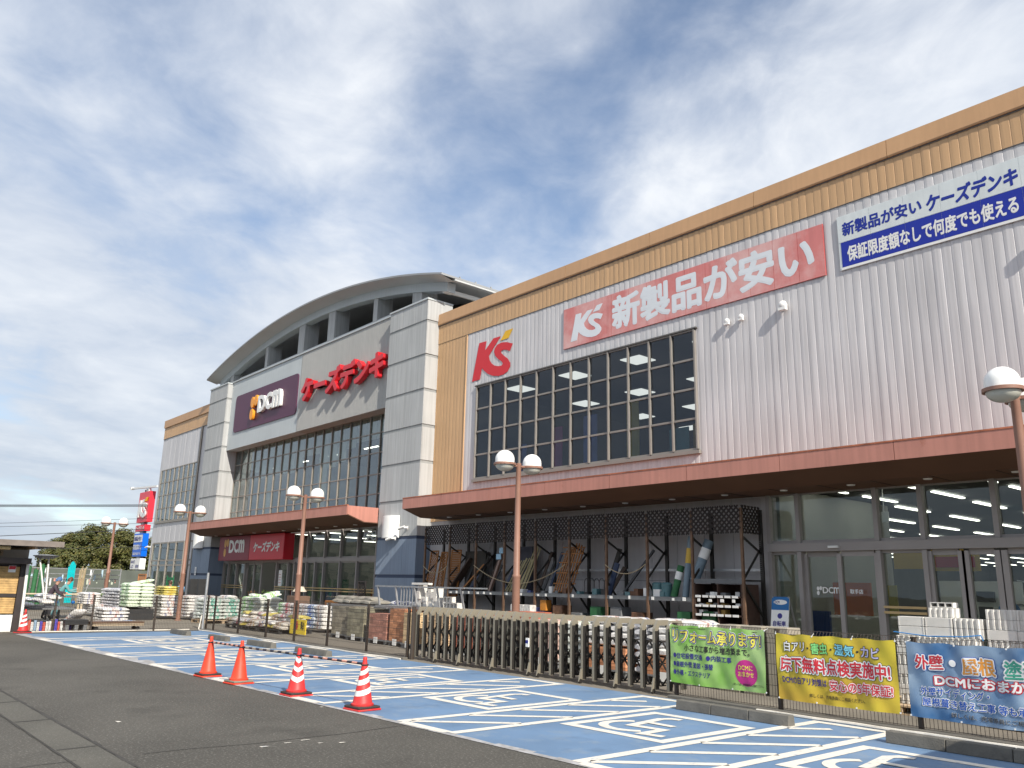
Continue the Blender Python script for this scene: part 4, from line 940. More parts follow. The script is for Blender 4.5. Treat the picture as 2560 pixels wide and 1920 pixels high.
conebar((-12.22,6.28,.598),(-10.52,6.37,.604),bar_p,'black and pink striped bar between the two striped cones',13)

# ================================================================== GOODS: BAGS ON PALLETS
def bag_mesh(name, lx, ly, lz, mt, seed):
    rnd = random.Random(seed); NX, NY = 9, 7; vs = []; fs = []
    ph = [rnd.uniform(0, 6) for _ in range(4)]
    def hh(u, v): return max(0.04, (1-abs(u)**5)**.42*(1-abs(v)**5)**.42)
    for side in (1, -1):
        for j in range(NY):
            for i in range(NX):
                u = -1+2*i/(NX-1); v = -1+2*j/(NY-1)
                k = hh(u*.97, v*.97); wob = 1+.10*math.sin(u*4+ph[0])*math.cos(v*3+ph[1])+.06*math.sin(u*9+ph[2])
                ex = 1+.03*math.sin(v*5+ph[3]); vs.append((u*lx/2*ex, v*ly/2*(1-.05*abs(u)**3), lz/2+side*lz/2*k*(wob if side > 0 else 1)))
    o = NX*NY
    for j in range(NY-1):
        for i in range(NX-1):
            a = j*NX+i; fs.append((a,a+1,a+NX+1,a+NX)); fs.append((o+a,o+a+NX,o+a+NX+1,o+a+1))
    for i in range(NX-1): fs += [(i,o+i,o+i+1,i+1), ((NY-1)*NX+i,(NY-1)*NX+i+1,o+(NY-1)*NX+i+1,o+(NY-1)*NX+i)]
    for j in range(NY-1): fs += [(j*NX,(j+1)*NX,o+(j+1)*NX,o+j*NX), (j*NX+NX-1,o+j*NX+NX-1,o+(j+1)*NX+NX-1,(j+1)*NX+NX-1)]
    m = MB(); m.add(vs, fs); return m.mesh(name, mt, smooth=True)
def bagmat(name, base, c1, c2, lo=.35, hi=.65, sc=6.0):
    """plastic sack: printed field across the middle, blotchy lettering, creases"""
    m = bpy.data.materials.new(name); m.use_nodes = True; t = m.node_tree; n = t.nodes; l = t.links; b = n['Principled BSDF']; b.inputs['Roughness'].default_value = .34
    co = n.new('ShaderNodeTexCoord'); sx = n.new('ShaderNodeSeparateXYZ'); l.new(co.outputs['Generated'], sx.inputs[0])
    oi = n.new('ShaderNodeObjectInfo'); ad = n.new('ShaderNodeMath'); ad.operation = 'MULTIPLY_ADD'; l.new(oi.outputs['Random'], ad.inputs[0]); ad.inputs[1].default_value = .18; l.new(sx.outputs[0], ad.inputs[2])
    rp = n.new('ShaderNodeValToRGB'); rp.color_ramp.interpolation = 'CONSTANT'; e = rp.color_ramp.elements
    e[0].position = 0; e[0].color = (*base,1); e[1].position = lo; e[1].color = (*c1,1); x = e.new(hi); x.color = (*base,1); x = e.new(hi+.12); x.color = (*c2,1); x = e.new(hi+.22); x.color = (*base,1)
    l.new(ad.outputs[0], rp.inputs[0])
    nz = n.new('ShaderNodeTexNoise'); nz.inputs['Scale'].default_value = sc*4; nz.inputs['Detail'].default_value = 2; l.new(co.outputs['Object'], nz.inputs['Vector'])
    th = n.new('ShaderNodeMapRange'); th.inputs[1].default_value = .52; th.inputs[2].default_value = .57; l.new(nz.outputs['Fac'], th.inputs[0])
    mx = n.new('ShaderNodeMix'); mx.data_type = 'RGBA'; l.new(th.outputs[0], mx.inputs[0]); l.new(rp.outputs[0], mx.inputs[6]); mx.inputs[7].default_value = (*base,1); l.new(mx.outputs[2], b.inputs['Base Color'])
    nb = n.new('ShaderNodeTexNoise'); nb.inputs['Scale'].default_value = 14; nb.inputs['Detail'].default_value = 3; l.new(co.outputs['Object'], nb.inputs['Vector'])
    bp = n.new('ShaderNodeBump'); bp.inputs['Strength'].default_value = .5; bp.inputs['Distance'].default_value = .03; l.new(nb.outputs['Fac'], bp.inputs['Height']); l.new(bp.outputs[0], b.inputs['Normal']); return m
BM = {'green': bagmat('sack_green', (.74,.76,.70), (.22,.58,.12), (.30,.62,.20)), 'teal': bagmat('sack_teal', (.68,.72,.68), (.10,.42,.32), (.30,.52,.44)),
      'white': bagmat('sack_white', (.74,.72,.69), (.50,.30,.27), (.25,.27,.40), .45, .60), 'pale': bagmat('sack_pale_green', (.66,.74,.60), (.42,.66,.34), (.50,.70,.42)),
      'dark': bagmat('sack_dark', (.58,.58,.60), (.08,.09,.20), (.15,.16,.30)), 'yellow': bagmat('sack_yellow', (.66,.56,.16), (.60,.46,.08), (.70,.64,.36)),
      'brown': bagmat('sack_brown', (.58,.54,.48), (.28,.16,.09), (.40,.26,.10), .25, .62), 'red': bagmat('sack_red', (.70,.66,.64), (.50,.06,.10), (.55,.20,.10)),
      'blue': bagmat('sack_blue', (.66,.69,.74), (.06,.18,.55), (.10,.30,.60), .25, .7), 'sand': bagmat('sack_sand', (.30,.28,.24), (.25,.23,.20), (.34,.32,.28))}
BAGS = {}
def bagm(kind, v, size):
    k = (kind, v, size)
    if k not in BAGS: BAGS[k] = bag_mesh('sack', size[0], size[1], size[2]*1.22, BM[kind], hash(kind) % 97 + v*13 if False else len(kind)*17+v*13)
    return BAGS[k]
def sack(kind, x, y, z, rz, size, label, group, tilt=(0,0)):
    o = obj('sack', bagm(kind, random.randrange(3), size), None, (x,y,z), (tilt[0],tilt[1],rz)); return tag(o, label, 'bag', group)
def stack(kind, x0, x1, y0, y1, z0, layers, nx, ny, label, group, h=.105, skip=0.0, lay=None):
    sx, sy = (x1-x0)/nx, (y1-y0)/ny; along_y = sy > sx
    size = (round(max(sx,sy)*1.03,2), round(min(sx,sy)*1.03,2), h)
    for k in range(layers):
        for i in range(nx):
            for j in range(ny):
                if k >= layers-2 and random.random() < skip: continue
                kd = lay(k) if lay else kind
                sack(kd, x0+sx*(i+.5)+random.uniform(-.02,.02), y0+sy*(j+.5)+random.uniform(-.02,.02), z0+k*h, (math.pi/2 if along_y else 0)+random.uniform(-.05,.05)+(math.pi if random.random() < .5 else 0), size, label if not lay else label, group)
def pallet(x0, x1, y0, y1, mt, label, hgt=.14, nslat=6):
    t = thing('pallet', label, 'pallet', ((x0+x1)/2,(y0+y1)/2,0), 0, 'pallets in the goods yard'); sw = (x1-x0)/nslat
    for i in range(nslat): m = MB(); m.box(x0+i*sw+.01,x0+(i+1)*sw-.01,y0,y1,hgt-.025,hgt); build(m, 'deck_slat', mt, t)
    for x in (x0+.06,(x0+x1)/2,x1-.06):
        for y in (y0+.06,(y0+y1)/2,y1-.06): m = MB(); m.box(x-.055,x+.055,y-.055,y+.055,.025,hgt-.026); build(m, 'foot_block', mt, t)
    m = MB()
    for y in (y0+.06,(y0+y1)/2,y1-.06): m.box(x0,x1,y-.05,y+.05,.004,.024)
    build(m, 'bottom_board', mt, t); return t
# green and white stack nearest the entrance
pallet(-32.5,-31.15,13.8,15.05,black_pl,'black plastic pallet under the tall green striped sacks')
stack('green',-32.4,-31.2,13.85,15.0,.145,7,2,2,'white sack with green print in the tall stack before the entrance','green sacks before the entrance',.133)
for j, (x, y, z, tl) in enumerate(((-31.5,14.75,1.09,-.22),(-31.55,14.72,1.17,-.25),(-31.9,14.3,1.08,.1))): sack('green',x,y,z,math.pi/2,(.6,.4,.105),'white sack with green print lying slanted on top of its stack','slanted top sacks',(0,tl))
# teal stack on wooden pallets
pallet(-35.1,-33.6,12.95,14.5,wood_m,'pale wooden pallet under the teal printed sacks')
stack('teal',-35.0,-33.7,13.0,14.45,.145,6,2,2,'white sack with teal print stacked on a wooden pallet','teal sacks on the wooden pallet',.135,.12)
stack('white',-36.0,-35.2,13.3,14.9,.05,7,1,2,'white sack behind the teal stack','white sacks behind the teal stack',.135,.2)
sack('white',-34.3,14.1,.96,.3,(.7,.42,.12),'lone white sack lying across the teal stack','single sacks'); 
# low mixed piles on black pallets
for i, (x0, x1) in enumerate(((-30.9,-29.6),(-29.5,-28.2),(-28.1,-26.4))): pallet(x0,x1,12.7,13.9,black_pl,['left of the three black pallets under the low mixed sacks','middle black pallet under the low mixed sacks','right black pallet under the low mixed sacks'][i])
MIX = ['brown','white','red','brown','yellow','white']
for i in range(7):
    for j in range(2):
        for k in range(2 if j == 0 else 4):
            kd = MIX[(i*2+j+k*3) % 6]
            sack(kd, -30.6+i*.66+random.uniform(-.06,.06), 12.98+j*.5+random.uniform(-.05,.05), .145+k*.11, random.uniform(-.4,.4), (.64,.5,.11), 'printed sack in the low mixed pile along the fence', 'low mixed sacks', (random.uniform(-.08,.08),random.uniform(-.1,.1)))
for i in range(6):
    for k in range(6):
        kd = ['green','red','red','white','blue','white'][i]
        sack(kd, -29.9+i*.62+random.uniform(-.03,.03), 14.55, .10+k*.135, random.uniform(-.1,.1), (.62,.45,.135), ['printed sack','red printed sack','red printed sack','printed sack','blue printed sack','printed sack'][i]+' in the row behind the low pile', 'sacks behind the low pile')
for i in range(9): sack('sand', -26.4+(i%5)*.62, 15.0+(i//5)*.1, 1.02+(i//5)*.11, random.uniform(-.15,.15), (.66,.45,.12), 'flat grey sand sack piled above the brick pallets', 'grey sand sacks', (0,random.uniform(-.06,.06)))
m = MB(); m.box(-26.9,-23.0,14.65,15.4,.3,1.0); m.box(-26.9,-26.8,14.65,15.4,0,.3); m.box(-23.1,-23.0,14.65,15.4,0,.3); at_floor(m, 'stock_table', grey_pl, 'grey stock box carrying the sand sacks behind the bricks', 'box', bevel=.01)
for i in range(4): sack('dark', -22.6+i*.55, 15.0, 1.02, .5, (.66,.45,.12), 'flat grey and white sack behind the orange bricks', 'grey sacks behind the bricks', (0,.15))
m = MB(); m.box(-22.9,-20.4,14.65,15.3,.2,1.0); m.box(-22.9,-22.8,14.7,15.3,0,.2); m.box(-20.5,-20.4,14.7,15.3,0,.2); at_floor(m, 'stock_table', grey_pl, 'grey stock box behind the pink bricks', 'box', bevel=.01)
# price board by the low pile
t = thing('price_board', 'yellow price board with red and black characters leaning by the grey bricks', 'sign', (-25.4,12.9,0))
m = MB(); m.box(-26.05,-24.95,12.90,12.93,.06,.52); build(m, 'board', mat('yellow_card', (.85,.62,.04), .5, .04, 3), t)
write(a := MB(), '番', -25.72, .20, 12.892, .27, .27, .02); build(a, 'lettering', Rp, t, fix=False); write(a := MB(), '貼', -25.28, .22, 12.892, .24, .25, .02); build(a, 'lettering', Kp, t, fix=False)
write(a := MB(), '毎日の価格', -25.75, .09, 12.892, .6, .07, .01) if False else None
# left rows
stack('pale',-38.6,-37.4,11.05,12.1,.5,7,2,2,'pale green sack in the tall stack left of the second lamp','tall pale green stack',.14)
for i in range(2): sack('pale',-37.7,11.5+i*.3,1.47+i*.06,math.pi/2,(.6,.4,.105),'pale green sack slumped on top of the tall pale stack','slumped top sacks',(0,-.2))
stack('dark',-41.4,-38.75,11.05,12.05,.45,6,4,1,'dark printed sack in the row left of the pale green stack','dark sack row',.13)
m = MB(); m.box(-41.6,-37.3,11.0,12.15,.30,.44); 
for i in range(8): m.box(-41.55+i*.6,-41.35+i*.6,11.02,12.1,0,.30)
at_floor(m, 'low_platform', black_pl, 'black low platform under the dark and pale green sacks', 'platform')
stack('white',-39.3,-37.95,12.66,13.5,.10,7,2,1,'white sack in the stack under the yellow sacks','white sacks under the yellow ones',.13)
stack('yellow',-39.2,-37.95,12.7,13.4,1.0,4,2,1,'yellow sack on top of the white stack','yellow sacks',.095)
stack('white',-37.8,-36.9,13.4,14.8,.1,7,1,2,'white sack right of the yellow sacks','white sacks by the lamp',.13)
stack('white',-42.4,-40.6,10.6,11.9,.12,4,3,2,'small flat white sack in the stepped heap','stepped heap of flat white sacks',.10)
stack('white',-42.4,-41.2,10.3,11.0,.52,5,2,1,'small flat white sack high in the stepped heap','stepped heap of flat white sacks, upper steps',.10)
for i in range(16): sack(['blue','white','dark','white'][i % 4], -37.5+(i%6)*.66, 6.75+(i//6)*.55+random.uniform(-.05,.05), .62+.12*(i//6)+random.uniform(0,.05), random.uniform(-.2,.2), (.6,.42,.11), 'printed sack lying on the low table behind the left fence', 'sacks on the left table', (0,random.uniform(-.1,.1)))
m = MB(); m.box(-37.9,-33.7,6.4,8.2,.55,.60)
for x in (-37.8,-35.8,-33.8): m.box(x-.04,x+.04,6.45,6.53,0,.55); m.box(x-.04,x+.04,8.1,8.18,0,.55)
at_floor(m, 'stock_table', grey_pl, 'long grey table of sacks behind the left fence', 'table')
for i in range(12): sack(['blue','yellow','red','white','white'][i % 5], -31.3+(i%2)*.35, 6.0+(i//2)*.16, .02, math.pi/2+random.uniform(-.3,.3), (.34,.26,.12), 'small bright bag heaped beside the booth', 'small bags by the booth', (R(70),random.uniform(-.2,.2)))
sack('white',-31.0,7.6,.35,.4,(.62,.5,.16),'round white sack on the black crate behind the left fence','single sacks',(0,-.7))
stack('red',-44.2,-43.4,6.7,7.5,.9,6,1,2,'red and white sack piled beside the white pipes','red and white sacks by the pipes',.11)
m = MB(); m.box(-44.3,-43.3,6.6,7.6,0,.88); at_floor(m, 'crate', grey_pl, 'grey crate under the red and white sacks', 'crate', bevel=.01)
stack('white',-35.6,-34.2,9.3,10.2,.10,4,2,1,'flat white sack in the low pile in front of the dark sack row','low white pile behind the left fence',.12)
for i in range(6): sack(['white','dark','blue'][i % 3], -33.9+(i%2)*.55, 9.2+(i//2)*.42, .02+.03*(i%2), random.uniform(-.4,.4), (.56,.4,.10), 'loose flat sack lying on the paving behind the wooden dolly', 'loose flat sacks by the dolly')
PK = [mat('packet_%d' % i, c, .4, .15, 9) for i, c in enumerate([(.10,.08,.45),(.70,.70,.68),(.66,.42,.10),(.60,.12,.08),(.30,.42,.55)])]
for i in range(16):
    y = 5.98+i*.085; m = MB(); h_ = random.uniform(.26,.36); m.prism([(-.05,0),(.05,0),(.035,h_),(-.02,h_)], lambda a, b: (-30.35+a,y,.01+b), lambda a, b: (-30.35+a,y+.075,.01+b)); at_floor(m, 'packet', PK[(i*3) % 5 if i % 4 else 1], 'small upright packet standing in the row behind the fence beside the booth', 'packet', 'upright packets by the booth', bevel=.008)
# crates and dollies inside the left fence
for i, (x0, x1, y0, y1, h, lb) in enumerate(((-31.2,-30.6,6.35,7.0,.30,'black plastic crate nearest the booth cone'),(-30.6,-30.0,7.05,7.75,.36,'black plastic crate under the round white sack'))):
    t = thing('crate', lb, 'crate', ((x0+x1)/2,(y0+y1)/2,0), 0, 'black crates behind the left fence')
    m = MB(); m.box(x0,x1,y0,y1,h-.16,h); build(m, 'deck', black_pl, t, bevel=.01)
    for k in range(3):
        m = MB(); yy = y0+.08+k*(y1-y0-.16)/2; m.box(x0,x1,yy-.05,yy+.05,.01,h-.165); build(m, 'leg', grey_pl, t)
t = thing('flat_dolly', 'low wooden flat dolly on casters behind the left fence', 'dolly', (-30.2,8.7,0))
m = MB(); m.box(-30.55,-29.85,7.85,9.45,.16,.24); build(m, 'deck', mat('dolly_wood', (.42,.33,.23), .8, .15, 6), t); m = MB(); m.box(-30.56,-29.84,7.84,9.46,.245,.29); build(m, 'rim', rust_st, t)
for yy in (8.0,9.3):
    for x in (-30.4,-29.98): m = MB(); m.tube((x-.03,yy,.07),(x+.03,yy,.07),.065,n=12); build(m, 'caster', black_pl, t)

# ================================================================== BRICK PALLETS
def brick_cube(x0, x1, y0, y1, z0, z1, bw, bh, mt, label, group='pallets of paving bricks'):
    t = thing('brick_pallet', label, 'bricks', ((x0+x1)/2,(y0+y1)/2,0), 0, group); m = MB()
    ny = max(1, round((y1-y0)/bw)); nx = max(1, round((x1-x0)/bw)); nz = max(1, round((z1-z0)/bh))
    for k in range(nz):
        za, zb = z0+(z1-z0)*k/nz, z0+(z1-z0)*(k+1)/nz
        for i in range(nx):
            for j in range(ny):
                if 0 < i < nx-1 and 0 < j < ny-1 and k < nz-1: continue
                xa = x0+(x1-x0)*i/nx; ya = y0+(y1-y0)*j/ny; e = random.uniform(0,.006)
                m.box(xa+.004+e,xa+(x1-x0)/nx-.004+e*.5,ya+.004+e,ya+(y1-y0)/ny-.004,za+.003,zb-.003)
    o = build(m, 'brick_layers', mt, t, fix=False); o['kind'] = 'stuff'
    m = MB(); m.box(x0-.04,x1+.04,y0-.04,y1+.04,.10,.13)
    for x in (x0,(x0+x1)/2-.05,x1-.1): m.box(x,x+.1,y0,y1,.005,.10)
    build(m, 'pallet', grey_pl, t)
    m = MB(); m.box((x0+x1)/2-.1,(x0+x1)/2+.1,y0-.055,y0-.045,.03,.20); build(m, 'price_card', white_pl, t); return t
bk_g = mat('grey_brick', (.28,.25,.19), .9, .2, 3, .3, 50, island=.35); bk_g2 = mat('olive_brick', (.26,.24,.17), .9, .2, 3, .3, 50, island=.35); bk_p = mat('pink_brick', (.42,.20,.15), .9, .2, 3, .3, 50, island=.35); bk_o = mat('orange_brick', (.55,.25,.13), .9, .2, 3, .3, 50, island=.35); bk_r = mat('red_brick', (.42,.13,.08), .9, .22, 3, .3, 50, island=.35)
brick_cube(-24.55,-23.5,13.6,14.5,.13,.98,.20,.10,bk_g,'pallet of beige-grey bricks left of the other bricks')
brick_cube(-23.3,-22.35,13.45,14.35,.13,.95,.20,.10,bk_g2,'pallet of olive-grey bricks, second of the row')
brick_cube(-21.85,-20.9,13.35,14.25,.13,.86,.20,.06,bk_p,'pallet of dusky pink bricks')
brick_cube(-20.75,-20.0,13.35,14.1,.13,1.02,.21,.06,bk_o,'pallet of pale orange bricks beside the folding gate')
brick_cube(-19.8,-19.2,13.2,13.9,.13,.95,.20,.06,mat('cream_brick', (.62,.45,.26), .9, .2, 3, island=.3),'pallet of cream bricks at the left end of the gate')
brick_cube(-18.6,-17.6,13.1,14.0,.13,1.0,.2,.06,mat('sand_brick', (.58,.40,.24), .9, .2, 3, island=.3),'pallet of sandy bricks behind the left gate frames')
brick_cube(-17.3,-16.2,13.1,14.0,.13,1.1,.2,.06,bk_r,'pallet of dark red bricks behind the gate')
brick_cube(-16.0,-15.1,13.5,14.4,.13,1.12,.22,.06,bk_r,'second pallet of dark red bricks behind the gate, left of the lamp')
brick_cube(-14.4,-13.5,13.0,13.8,.13,1.0,.22,.11,mat('pinkwhite_block', (.60,.42,.36), .9, .15, 3, island=.3),'pallet of pinkish white blocks behind the gate, right of the lamp')
brick_cube(-12.6,-11.4,12.9,13.6,.13,.55,.22,.06,bk_o,'low pallet of orange bricks under the white sacks')
brick_cube(-10.9,-9.9,12.9,13.6,.13,.45,.22,.06,bk_o,'low pallet of orange bricks at the right end of the gate')
stack('white',-12.6,-11.3,13.0,13.7,.56,4,2,1,'crumpled white sack on orange bricks behind the gate','white sacks behind the gate, left stack',.14)
stack('green',-13.5,-12.8,13.1,13.9,.1,6,1,1,'green printed sack behind the gate beside the white sacks','green sacks behind the gate',.145)
stack('dark',-11.25,-10.95,13.0,13.7,.1,7,1,1,'dark sack squeezed between white stacks behind the gate','dark sacks behind the gate',.14)
stack('white',-10.9,-9.7,13.0,13.7,.46,5,2,1,'crumpled white sack in the stack nearest the green banner','white sacks behind the gate, right stack',.135)
# pale flat slabs behind the first banner
for i in range(3): m = MB(); m.box(-9.2+i*.5,-8.78+i*.5,12.9,13.3,.0,1.13); at_floor(m, 'block_pile', mat('buff_slab', (.30,.27,.22), .9, .12, 5), ['leftmost','middle','rightmost'][i]+' buff slab pile showing over the green banner', 'slabs', 'buff slabs', bevel=.01)

# ================================================================== WHITE CONCRETE BLOCKS
blk = mat('white_concrete_block', (.66,.64,.60), .88, .07, 5, .3, 60); blk_p = mat('pink_concrete_block', (.62,.44,.40), .88, .08, 5, .3, 60); blk_b = mat('brown_tile_block', (.34,.17,.12), .85, .15, 5)
def hollow(lx, ly, lz, mt, name, holes=3):
    """hollow block laid on its side: cores open towards -y"""
    m = MB(); w_ = lx/holes; t_ = .022; m.box(0,lx,0,ly,0,t_); m.box(0,lx,0,ly,lz-t_,lz); m.box(0,lx,ly-.02,ly,t_,lz-t_)
    for i in range(holes+1): x = i*(lx-t_)/holes; m.box(x,x+t_,0,ly-.02,t_,lz-t_)
    return m.mesh(name, mt)
def fluted(lx, ly, lz, mt, name, n_=5):
    m = MB(); m.box(0,lx,.03,ly,0,lz); w_ = lx/n_
    for i in range(n_): m.prism([(i*w_,.03),(i*w_+w_*.12,0),(i*w_+w_*.45,0),(i*w_+w_*.55,.03)], lambda a, b: (a,b,0), lambda a, b: (a,b,lz))
    return m.mesh(name, mt)
def plainb(lx, ly, lz, mt, name):
    m = MB(); m.box(0,lx,0,ly,0,lz); m.box(lx*.02,lx*.06,-.004,0,0,lz); m.box(lx*.94,lx*.98,-.004,0,0,lz); return m.mesh(name, mt, bevel=.004)
pallet(-6.6,-5.3,12.75,13.95,wood_m,'wooden pallet under the left white concrete blocks')
pallet(-5.2,-3.6,12.75,13.95,wood_m,'wooden pallet under the right white concrete blocks')
bl = 'hollow white concrete block stacked behind the %s'
fl = fluted(.39,.19,.135,blk,'concrete_block'); ho = hollow(.39,.19,.135,blk,'concrete_block'); pl_ = plainb(.39,.19,.135,blk,'concrete_block'); pk = fluted(.39,.19,.12,blk_p,'concrete_block',5)
def put(me, x, y, z, label, group): return tag(obj('concrete_block', me, None, (x,y,z)), label, 'block', group)
zc = .145
for r_ in range(7):                                             # left pile: lower rows hidden by the banners
    for i in range(3):
        for j in range(1): put(fl if r_ % 2 == 0 else pl_, -5.99+i*.245*1.6-(.0), 12.95+j*.24, zc+r_*.14, 'white concrete block in the left pile behind the yellow banner', 'left white block pile')
for i in range(2): put(pl_, -5.95+i*.395, 12.98, zc+7*.14, 'plain-faced white concrete block, second row from the top of the left pile', 'left pile upper blocks')
put(fl, -5.15, 12.98, zc+7*.14, 'ribbed white concrete block at the right end of the left pile upper row', 'left pile end block')
put(pl_, -5.95, 12.98, zc+8*.14, 'plain-faced white block on the top row, left', 'left pile top row left'); put(pl_, -5.55, 12.98, zc+8*.14, 'plain-faced white block on the top row, middle', 'left pile top row middle')
put(fl, -5.15, 12.98, zc+8*.14, 'ribbed white block on the top row, right', 'left pile top row right')
put(fl, -5.52, 13.06, zc+9*.14, 'upright ribbed white block on top of the left pile', 'left pile cap'); put(ho, -5.50, 13.10, zc+10*.14-.0, 'small hollow white block crowning the left pile', 'left pile crown').scale = (.85,1,.55)
for r_ in range(9):
    for i in range(3): put(fl if r_ % 2 == 0 else pl_, -4.72+i*.395, 13.02, zc+r_*.14, 'white concrete block in the right pile behind the blue banner', 'right white block pile')
for i in range(3): put(fl, -4.72+i*.395, 13.03, zc+9*.14, 'ribbed white block on the top row of the right pile', 'right pile top row')
for i in range(4):
    for r_ in range(8): put(pk, -4.55+i*.40, 12.55, .03+r_*.125, 'pink ribbed block in front of the white piles above the blue banner', 'pink ribbed blocks')
m = MB(); m.path([(-6.0,12.92,1.17),(-5.5,12.93,1.13),(-5.0,12.93,1.15),(-4.78,12.96,1.18),(-4.76,12.98,1.1)], .008, 5); at_floor(m, 'strap', mat('blue_strap', (.03,.22,.55), .5), 'blue strap tied across the left white blocks', 'strap')
for i in range(4):
    for r_ in range(3):
        m = MB(); w_ = .07
        for k in range(5): m.prism([(k*w_,0),(k*w_+.06,0),(k*w_+.05,-.03),(k*w_+.01,-.03)], lambda a, b: (-7.25+i*.02+a,12.8+b,.1+r_*.27), lambda a, b: (-7.25+i*.02+a,12.8+b,.36+r_*.27)) if i == 0 else None
        if i == 0: at_floor(m, 'clay_tile_bundle', [blk_b, white_pl][r_ == 3] if r_ < 3 else white_pl, ['lowest','second','third','top white'][r_]+' bundle of ribbed tiles seen between the green and yellow banners', 'tiles')

# ================================================================== RAIL CART OF WHITE BLOCKS
t = thing('rail_cart', 'galvanised railed stock cart holding white blocks left of the gate', 'cart', (-19.8,14.2,0))
m = MB(); m.box(-22.3,-17.9,13.8,14.7,1.02,1.08); build(m, 'deck', galv, t)
for x in (-22.3,-21.3,-20.3,-19.2,-18.1):
    m = MB(); m.beam((x+.18,13.85,1.08),(x,13.85,1.66),.04,.05); build(m, 'rail_post', galv, t)
    m = MB(); m.tube((x+.18,14.3,0),(x+.18,14.3,1.02),.03,n=8); build(m, 'leg', galv, t)
for z in (1.64,): m = MB(); m.beam((-22.4,13.85,z),(-17.95,13.85,z),.045,.045); build(m, 'rail', galv, t); m = MB(); m.beam((-22.4,14.65,z),(-17.95,14.65,z),.04,.04); build(m, 'rail', galv, t)
for i in range(12): m = MB(); m.box(-22.2+i*.16,-22.18+i*.16,14.64,14.67,1.08,1.62); build(m, 'baluster', galv, t)
def cubeb(lx, ly, lz): m = MB(); m.box(0,lx,0,ly,0,lz); return m.mesh('white_block', blk, bevel=.006)
def sqpipe(l_): m = MB(); m.box(0,l_,0,.2,0,.02); m.box(0,l_,0,.2,l_-.02,l_); m.box(0,.02,0,.2,.02,l_-.02); m.box(l_-.02,l_,0,.2,.02,l_-.02); return m.mesh('white_block', blk)
rnd = random.Random(3)
for i in range(8):
    zt = 1.085
    for k in range(rnd.choice((2,3,3))):
        h_ = rnd.choice((.12,.16,.22)); me = cubeb(.15,.25,h_)
        o = obj('white_block', me, None, (-20.55+i*.155, 14.0+rnd.uniform(0,.1), zt)); tag(o, 'small white block heaped in the left part of the rail cart', 'block', 'white blocks on the cart'); zt += h_+.002
sp = sqpipe(.15)
for (x, z) in ((-19.0,1.09),(-18.84,1.09),(-18.68,1.09),(-18.52,1.09),(-19.0,1.245),(-18.84,1.245)): tag(obj('white_block', sp, None, (x,13.95,z)), 'square hollow white block at the right end of the rail cart', 'block', 'square hollow blocks on the cart')
m = MB(); m.box(-20.6,-19.75,13.95,14.1,1.70,1.76); at_floor(m, 'white_slab', blk, 'long white slab laid across the rail cart', 'slab', bevel=.005)

# ================================================================== WALL RACK WITH LATTICE
rk = thing('storage_rack', 'long brown steel rack with black lattice skirting against the wall', 'rack', (-17.8,17.3,0))
shelf_st = mat('dark_shelf_steel', (.13,.14,.15), .5, .15, 5)
UX = [-24.25+i*1.441 for i in range(10)]
q = MB(); q.box(-.03,.03,-.03,.03,0,3.66); ume = q.mesh('upright', rust_st); q = MB(); q.box(-.045,.045,-.03,.03,0,3.66); ubk = q.mesh('upright', black_st)
for i, x in enumerate(UX):
    obj('upright', ume, rk, Vector((x,16.93,0))-rk.location); obj('upright', ubk, rk, Vector((x,17.74,0))-rk.location)
    m = MB(); m.beam((x,16.95,2.0),(x,17.72,2.75),.03,.05); m.beam((x,16.95,1.9),(x,17.72,1.1),.03,.05); m.beam((x,16.93,3.0),(x,17.74,2.6),.03,.05); build(m, 'brace', black_st, rk)
for i in range(9):
    x0, x1 = UX[i]+.035, UX[i+1]-.035
    for z in ((1.45,.75) if i not in (8,) else (1.90,)):
        m = MB(); m.box(x0,x1,16.91,16.95,z,z+.10); build(m, 'shelf_beam', shelf_st, rk); m = MB(); m.box(x0,x1,16.95,17.72,z+.06,z+.09); build(m, 'shelf', black_st, rk)
    m = MB(); m.box(x0,x1,17.72,17.75,2.2,2.26); build(m, 'back_beam', galv, rk)
    # price cards on the shelf edge
    for k in range(4):
        if rnd.random() < .8: m = MB(); xc = x0+.1+k*.33; w_ = rnd.uniform(.06,.10); m.box(xc,xc+w_,16.895,16.905,1.46,1.46+rnd.uniform(.05,.09)); build(m, 'price_card', white_pl, rk)
def lattice(p0, p1, z0, z1, nrm, parent):
    """crossed slats in two layers inside the rectangle"""
    p0 = Vector((*p0,0)); p1 = Vector((*p1,0)); d = p1-p0; ln = d.length; d.normalize(); h = z1-z0; m = MB(); nv = Vector((*nrm,0)); st = .138
    for lay, sg in ((0,1),(1,-1)):
        s_ = -h
        while s_ < ln:
            a0 = max(0, s_); a1 = min(ln, s_+h)
            if a1-a0 > .02:
                za, zb = (a0-s_, a1-s_) if sg > 0 else (h-(a0-s_), h-(a1-s_))
                m.beam(p0+d*a0+nv*(.008*lay)+Vector((0,0,z0+za)), p0+d*a1+nv*(.008*lay)+Vector((0,0,z0+zb)), .007, .034, tuple(d.cross(Vector((0,0,1)))) if False else (-d.z, 0, 1)) if False else \
                m.beam(p0+d*a0+nv*(.008*lay)+Vector((0,0,z0+za)), p0+d*a1+nv*(.008*lay)+Vector((0,0,z0+zb)), .045, .008, tuple(nv))
            s_ += st
    o = build(m, 'lattice_panel', mat('black_lattice', (.020,.014,.012), .75, .2, 4), parent); o['kind'] = 'stuff'
for i in range(9): lattice((UX[i]+.02,16.88),(UX[i+1]-.02,16.88),3.07,3.72,(0,-1),rk)
lattice((UX[9],16.9),(UX[9],17.72),3.07,3.72,(1,0),rk)
m = MB()
for i in range(22): m.box(UX[9]+.0,UX[9]+.006,16.96,17.72,1.95+i*.045,1.953+i*.045)
